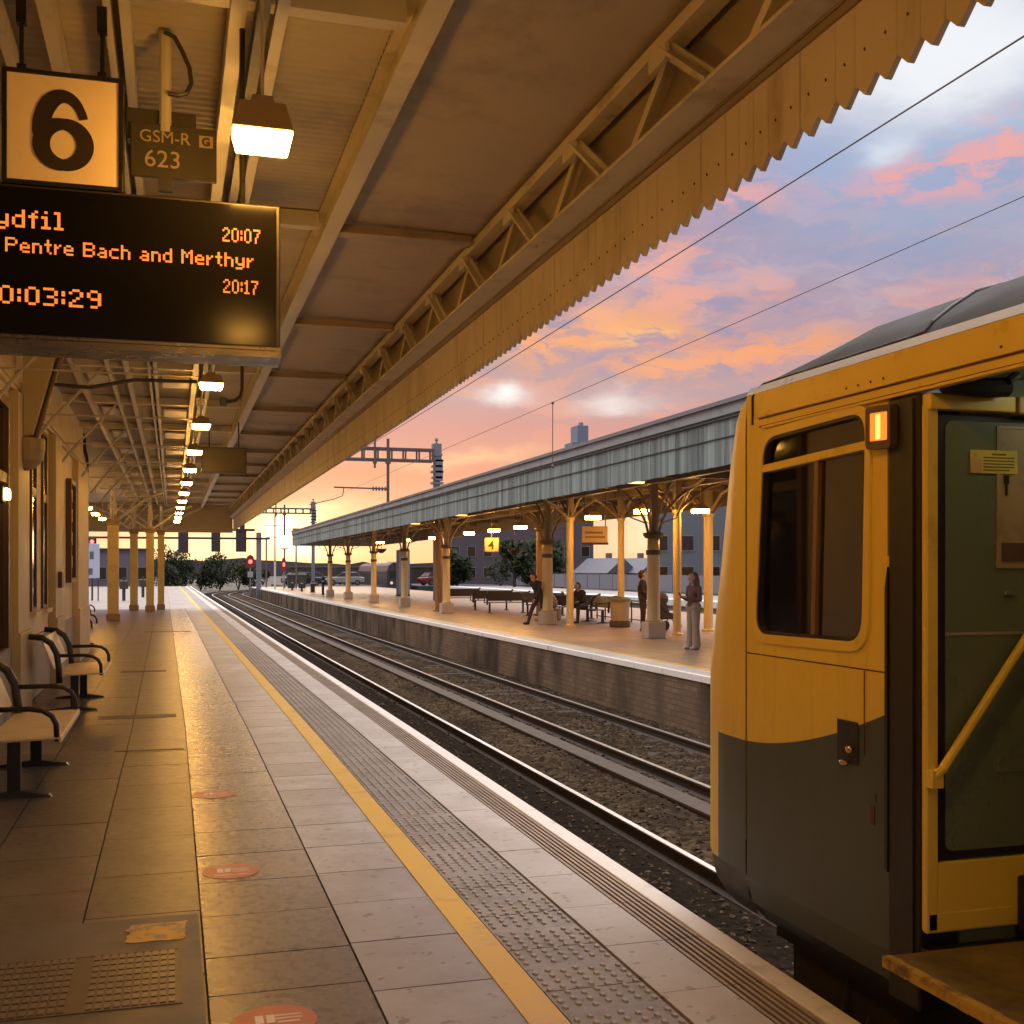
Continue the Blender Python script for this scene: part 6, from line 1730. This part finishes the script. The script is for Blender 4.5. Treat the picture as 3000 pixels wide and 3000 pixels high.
tw = thing('tower_block', 'hazy blue grey tower block peeping over the island canopy', 'building', (206, 565, -1.3))
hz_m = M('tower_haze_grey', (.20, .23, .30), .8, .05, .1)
q = MB(); q.box(-4.6, 2.2, 0, 12, 0, 70); q.box(-1.5, 4.6, .5, 11, 0, 79); q.build('wall', hz_m, tw)
q = MB(); q.box(1.0, 2.6, 3, 6, 79.01, 81); q.build('roof_plant', hz_m, tw)
# dark railcar waiting far off beside the island
dt = thing('distant_train', 'dark railcar with a white headlight standing far off beyond the columns', 'train', (23.6, 122, -.95))
q = MB(); q.prism([(-1.35, .35), (1.35, .35), (1.38, 2.4), (1.15, 3.05), (.6, 3.35), (-.6, 3.35), (-1.15, 3.05), (-1.38, 2.4)], 'y', 0, 20); q.build('body', M('distant_train_body', (.055, .05, .052), .4), dt, bevel=.08)
q = MB(); q.box(-1.1, 1.1, -.03, -.001, 1.75, 2.5); q.build('windscreen', win_dark, dt)
q = MB(); q.box(-1.2, 1.2, -.10, .8, 3.36, 3.46); q.build('roof_edge', M('pale_roof_edge', (.5, .5, .52), .5), dt)
for x in (-.85, .85):
    q = MB(); q.lathe([(.16, 0), (.13, .05)], 12); l_ = q.build('headlight', M('train_headlight', (.9, .9, .8), .4, .02, 4, emit=(1, .95, .8), es=5 if x > 0 else .4), dt); l_.rotation_euler = (R(90), 0, 0); l_.location = (x, -.002, 1.15)
q = MB()
for yv in (2, 4.5, 15, 17.5):
    for s in (-.72, .72):
        q.tube([(s - .06, yv, .42), (s + .06, yv, .42)], .42, 14)
q.build('wheel', dark_steel, dt)

leaf_mats = [M('foliage_dark', (.024, .033, .013), .75, .3, 3, spec=.2), M('foliage_mid', (.036, .044, .017), .75, .3, 3, spec=.2)]
def leaves(n, c, rad, size, seed, lumps=9):
    rnd = random.Random(seed); mb = MB()
    cl = []
    for i in range(lumps):
        a = rnd.uniform(0, 6.283); z = rnd.uniform(-.7, .85); k = math.sqrt(1 - z * z) * rnd.uniform(.4, .85)
        cl.append((c[0] + rad[0] * k * math.cos(a), c[1] + rad[1] * k * math.sin(a), c[2] + rad[2] * z * .75, rnd.uniform(.30, .55)))
    for i in range(n):
        l_ = cl[i % lumps]
        d_ = Vector((rnd.gauss(0, 1), rnd.gauss(0, 1), rnd.gauss(0, 1))).normalized() * (rnd.uniform(.5, 1.08))
        p = Vector((l_[0] + d_.x * l_[3] * rad[0], l_[1] + d_.y * l_[3] * rad[1], l_[2] + d_.z * l_[3] * rad[2]))
        u = Vector((rnd.gauss(0, 1), rnd.gauss(0, 1), rnd.gauss(0, 1))).normalized(); w = u.orthogonal().normalized()
        s = size * rnd.uniform(.6, 1.4)
        mb.quad(p - u * s, p - w * s * .55, p + u * s, p + w * s * .55)
    return mb
blab = ['rounded dark bush left in the scrub at the end of the line', 'taller bush at the centre of the scrub under the signal gantry', 'broad dark bush right of the tallest one in the scrub', 'low bush at the right of the scrub near the red signal', 'small bush in front of the scrub beside the platform ramp', 'bush at the back of the scrub under the left signal head', 'low bush at the far right by the gantry post']
for k, (x, y, rx, rz_) in enumerate(((1.6, 168, 2.0, 2.5), (3.8, 166, 2.2, 2.1), (6.4, 165, 2.3, 2.2), (8.8, 163, 2.0, 1.9), (-.5, 160, 1.6, 1.8), (-1.2, 170, 2.4, 2.6), (11.0, 166, 2.0, 1.8))):
    rx *= 1.1; rz_ *= 1.22
    t = thing('bush', blab[k], 'bush', (x, y, -1.3), 0, 'bushes at the end of the line')
    leaves(1300, (0, 0, rz_), (rx, 1.6, rz_), .20, k + 3).build('foliage', leaf_mats[k % 2], t)
    q = MB()
    for a in range(5):
        q.tube([(0, 0, 0), (math.cos(a * 1.3) * rx * .3, math.sin(a * 1.3) * .5, rz_ * .9), (math.cos(a * 1.3) * rx * .55, math.sin(a * 1.3) * .8, rz_ * 1.5)], [.07, .04, .015], 6)
    q.build('stem', M('bush_stem', (.07, .05, .035), .9), t)
for k, (x, y, hh, lab) in enumerate(((33.6, 112, 6.2, 'dark tree standing behind the walking man'), (39.0, 118, 6.8, 'dark tree at the right of the brick building'), (29.5, 120, 5.0, 'rounded dark tree left of the brick building'), (60, 128, 5.4, 'distant dark tree right of the gabled houses'))):
    t = thing('tree', lab, 'tree', (x, y, -1.3), 0, 'trees behind the further platform')
    leaves(2200, (0, 0, hh * .62), (hh * .36, hh * .32, hh * .40), .26, k + 40, 14).build('crown', leaf_mats[0], t)
    q = MB(); q.tube([(0, 0, 0), (.05, 0, hh * .3), (0, .1, hh * .6)], [.22, .16, .08], 8)
    for a in range(6):
        q.tube([(.03, 0, hh * (.3 + .05 * a)), (math.cos(a * 1.1) * hh * .16, math.sin(a * 1.1) * hh * .16, hh * (.5 + .05 * a)), (math.cos(a * 1.1) * hh * .26, math.sin(a * 1.1) * hh * .26, hh * (.62 + .05 * a))], [.08, .05, .02], 6)
    q.build('trunk', M('tree_bark', (.06, .045, .035), .9), t)
q = MB(); rnd = random.Random(5); n = 150; hz_ = 4.0
for i in range(n + 1):
    a = R(-45 + 125 * i / n); d_ = 520 + 60 * math.sin(i * .21)
    hz_ = 5.2 + 3.2 * mnoise.noise(Vector((i * .13, 2, 0))) + 2.2 * mnoise.noise(Vector((i * .9, 5, 0)))
    q.v += [(math.sin(a) * d_, math.cos(a) * d_, -1.4), (math.sin(a) * d_, math.cos(a) * d_, max(2.0, hz_)), (math.sin(a) * (d_ + 120), math.cos(a) * (d_ + 120), -1.4)]
for i in range(n):
    b_ = i * 3; q.f += [(b_, b_ + 3, b_ + 4, b_ + 1), (b_ + 1, b_ + 4, b_ + 5, b_ + 2)]
tag(q.build('hills', M('hill_woodland', (.075, .065, .075), .9, .3, .05)), kind='structure')

# car park and boundary wall beyond the island's open end
tag(MB().box(11.5, 21.8, 120, 141, -1.319, -.11).box(25.6, 36, 120, 141, -1.319, -.11).build('car_park', M('car_park_asphalt', (.05, .048, .048), .8)), kind='structure')
bw = thing('boundary_wall', 'long dark brick boundary wall with piers behind the parked cars', 'wall', (14, 146, -1.3))
q = MB(); q.box(0, 60, 0, .35, 0, 3.25); q.build('wall', M('boundary_brick', (.085, .06, .055), .85, .3, .7), bw)
q = MB(); q.box(-.1, 60.1, -.08, .43, 3.251, 3.36); q.build('coping', M('boundary_coping', (.20, .18, .17), .8), bw)
for i in range(11):
    q = MB(); q.box(i * 6 - .3, i * 6 + .3, -.14, -.001, 0, 3.25); q.build('pier', M('boundary_brick', (.085, .06, .055)), bw)
def car(paint, lab, x, y, rz, h=1.0):
    t = thing('parked_car', lab, 'car', (x, y, -.11), R(rz), 'cars parked beyond the island end')
    q = MB(); q.prism([(-2.1, .30), (2.05, .30), (2.15, .62), (2.0, .86), (1.15, .95), (-1.5, .98), (-2.1, .88), (-2.18, .6)], 'y', -.85, .85); q.build('body', paint, t, bevel=.07)
    q = MB(); q.add([(-1.75, -.76, .965), (1.1, -.76, .94), (1.1, .76, .94), (-1.75, .76, .965), (-1.35, -.60, 1.44 * h), (.35, -.60, 1.46 * h), (.35, .60, 1.46 * h), (-1.35, .60, 1.44 * h)], [(0, 3, 2, 1), (4, 5, 6, 7), (0, 1, 5, 4), (1, 2, 6, 5), (2, 3, 7, 6), (3, 0, 4, 7)]); q.build('cabin', win_dark, t, bevel=.04)
    q = MB(); q.box(-1.38, .40, -.62, .62, 1.445 * h, 1.475 * h); q.build('roof', paint, t, bevel=.02)
    for wx in (-1.35, 1.35):
        for s in (-.78, .78):
            q = MB(); q.tube([(wx, s - .10, .31), (wx, s + .10, .31)], .31, 16); wo = q.build('wheel', black_plastic, t)
            q = MB(); q.tube([(wx, s - .112, .31), (wx, s + .112, .31)], .19, 12); q.build('rim', grey_metal, wo)
    for s in (-.62, .62):
        q = MB(); q.box(2.08, 2.16, s - .16, s + .16, .62, .76); q.build('headlight', M('car_headlight', (.7, .7, .68), .2, emit=(1, .95, .85), es=.5), t)
        q = MB(); q.box(-2.19, -2.12, s - .14, s + .14, .66, .82); q.build('tail_light', M('car_tail_light', (.35, .02, .02), .3), t)
cp_ = [M('car_black', (.02, .02, .022), .25, coat=.5), M('car_silver', (.35, .36, .38), .3, metal=.5), M('car_blue', (.05, .07, .15), .3, coat=.5), M('car_red', (.25, .03, .03), .3, coat=.5), M('car_white', (.6, .6, .6), .35, coat=.3)]
for k, (x, y, rz, lab) in enumerate(((13.6, 126, 8, 'black parked car nearest the tracks beyond the island end'), (18.6, 128, 172, 'silver parked car beyond the island end'), (15.8, 133, 5, 'dark blue parked car in the back row by the boundary wall'), (28.5, 125, 20, 'red parked car right of the waiting dark railcar'), (19.9, 134, 95, 'white parked car seen end on before the boundary wall'))):
    car(cp_[k], lab, x, y, rz)
bpy.context.view_layer.update()
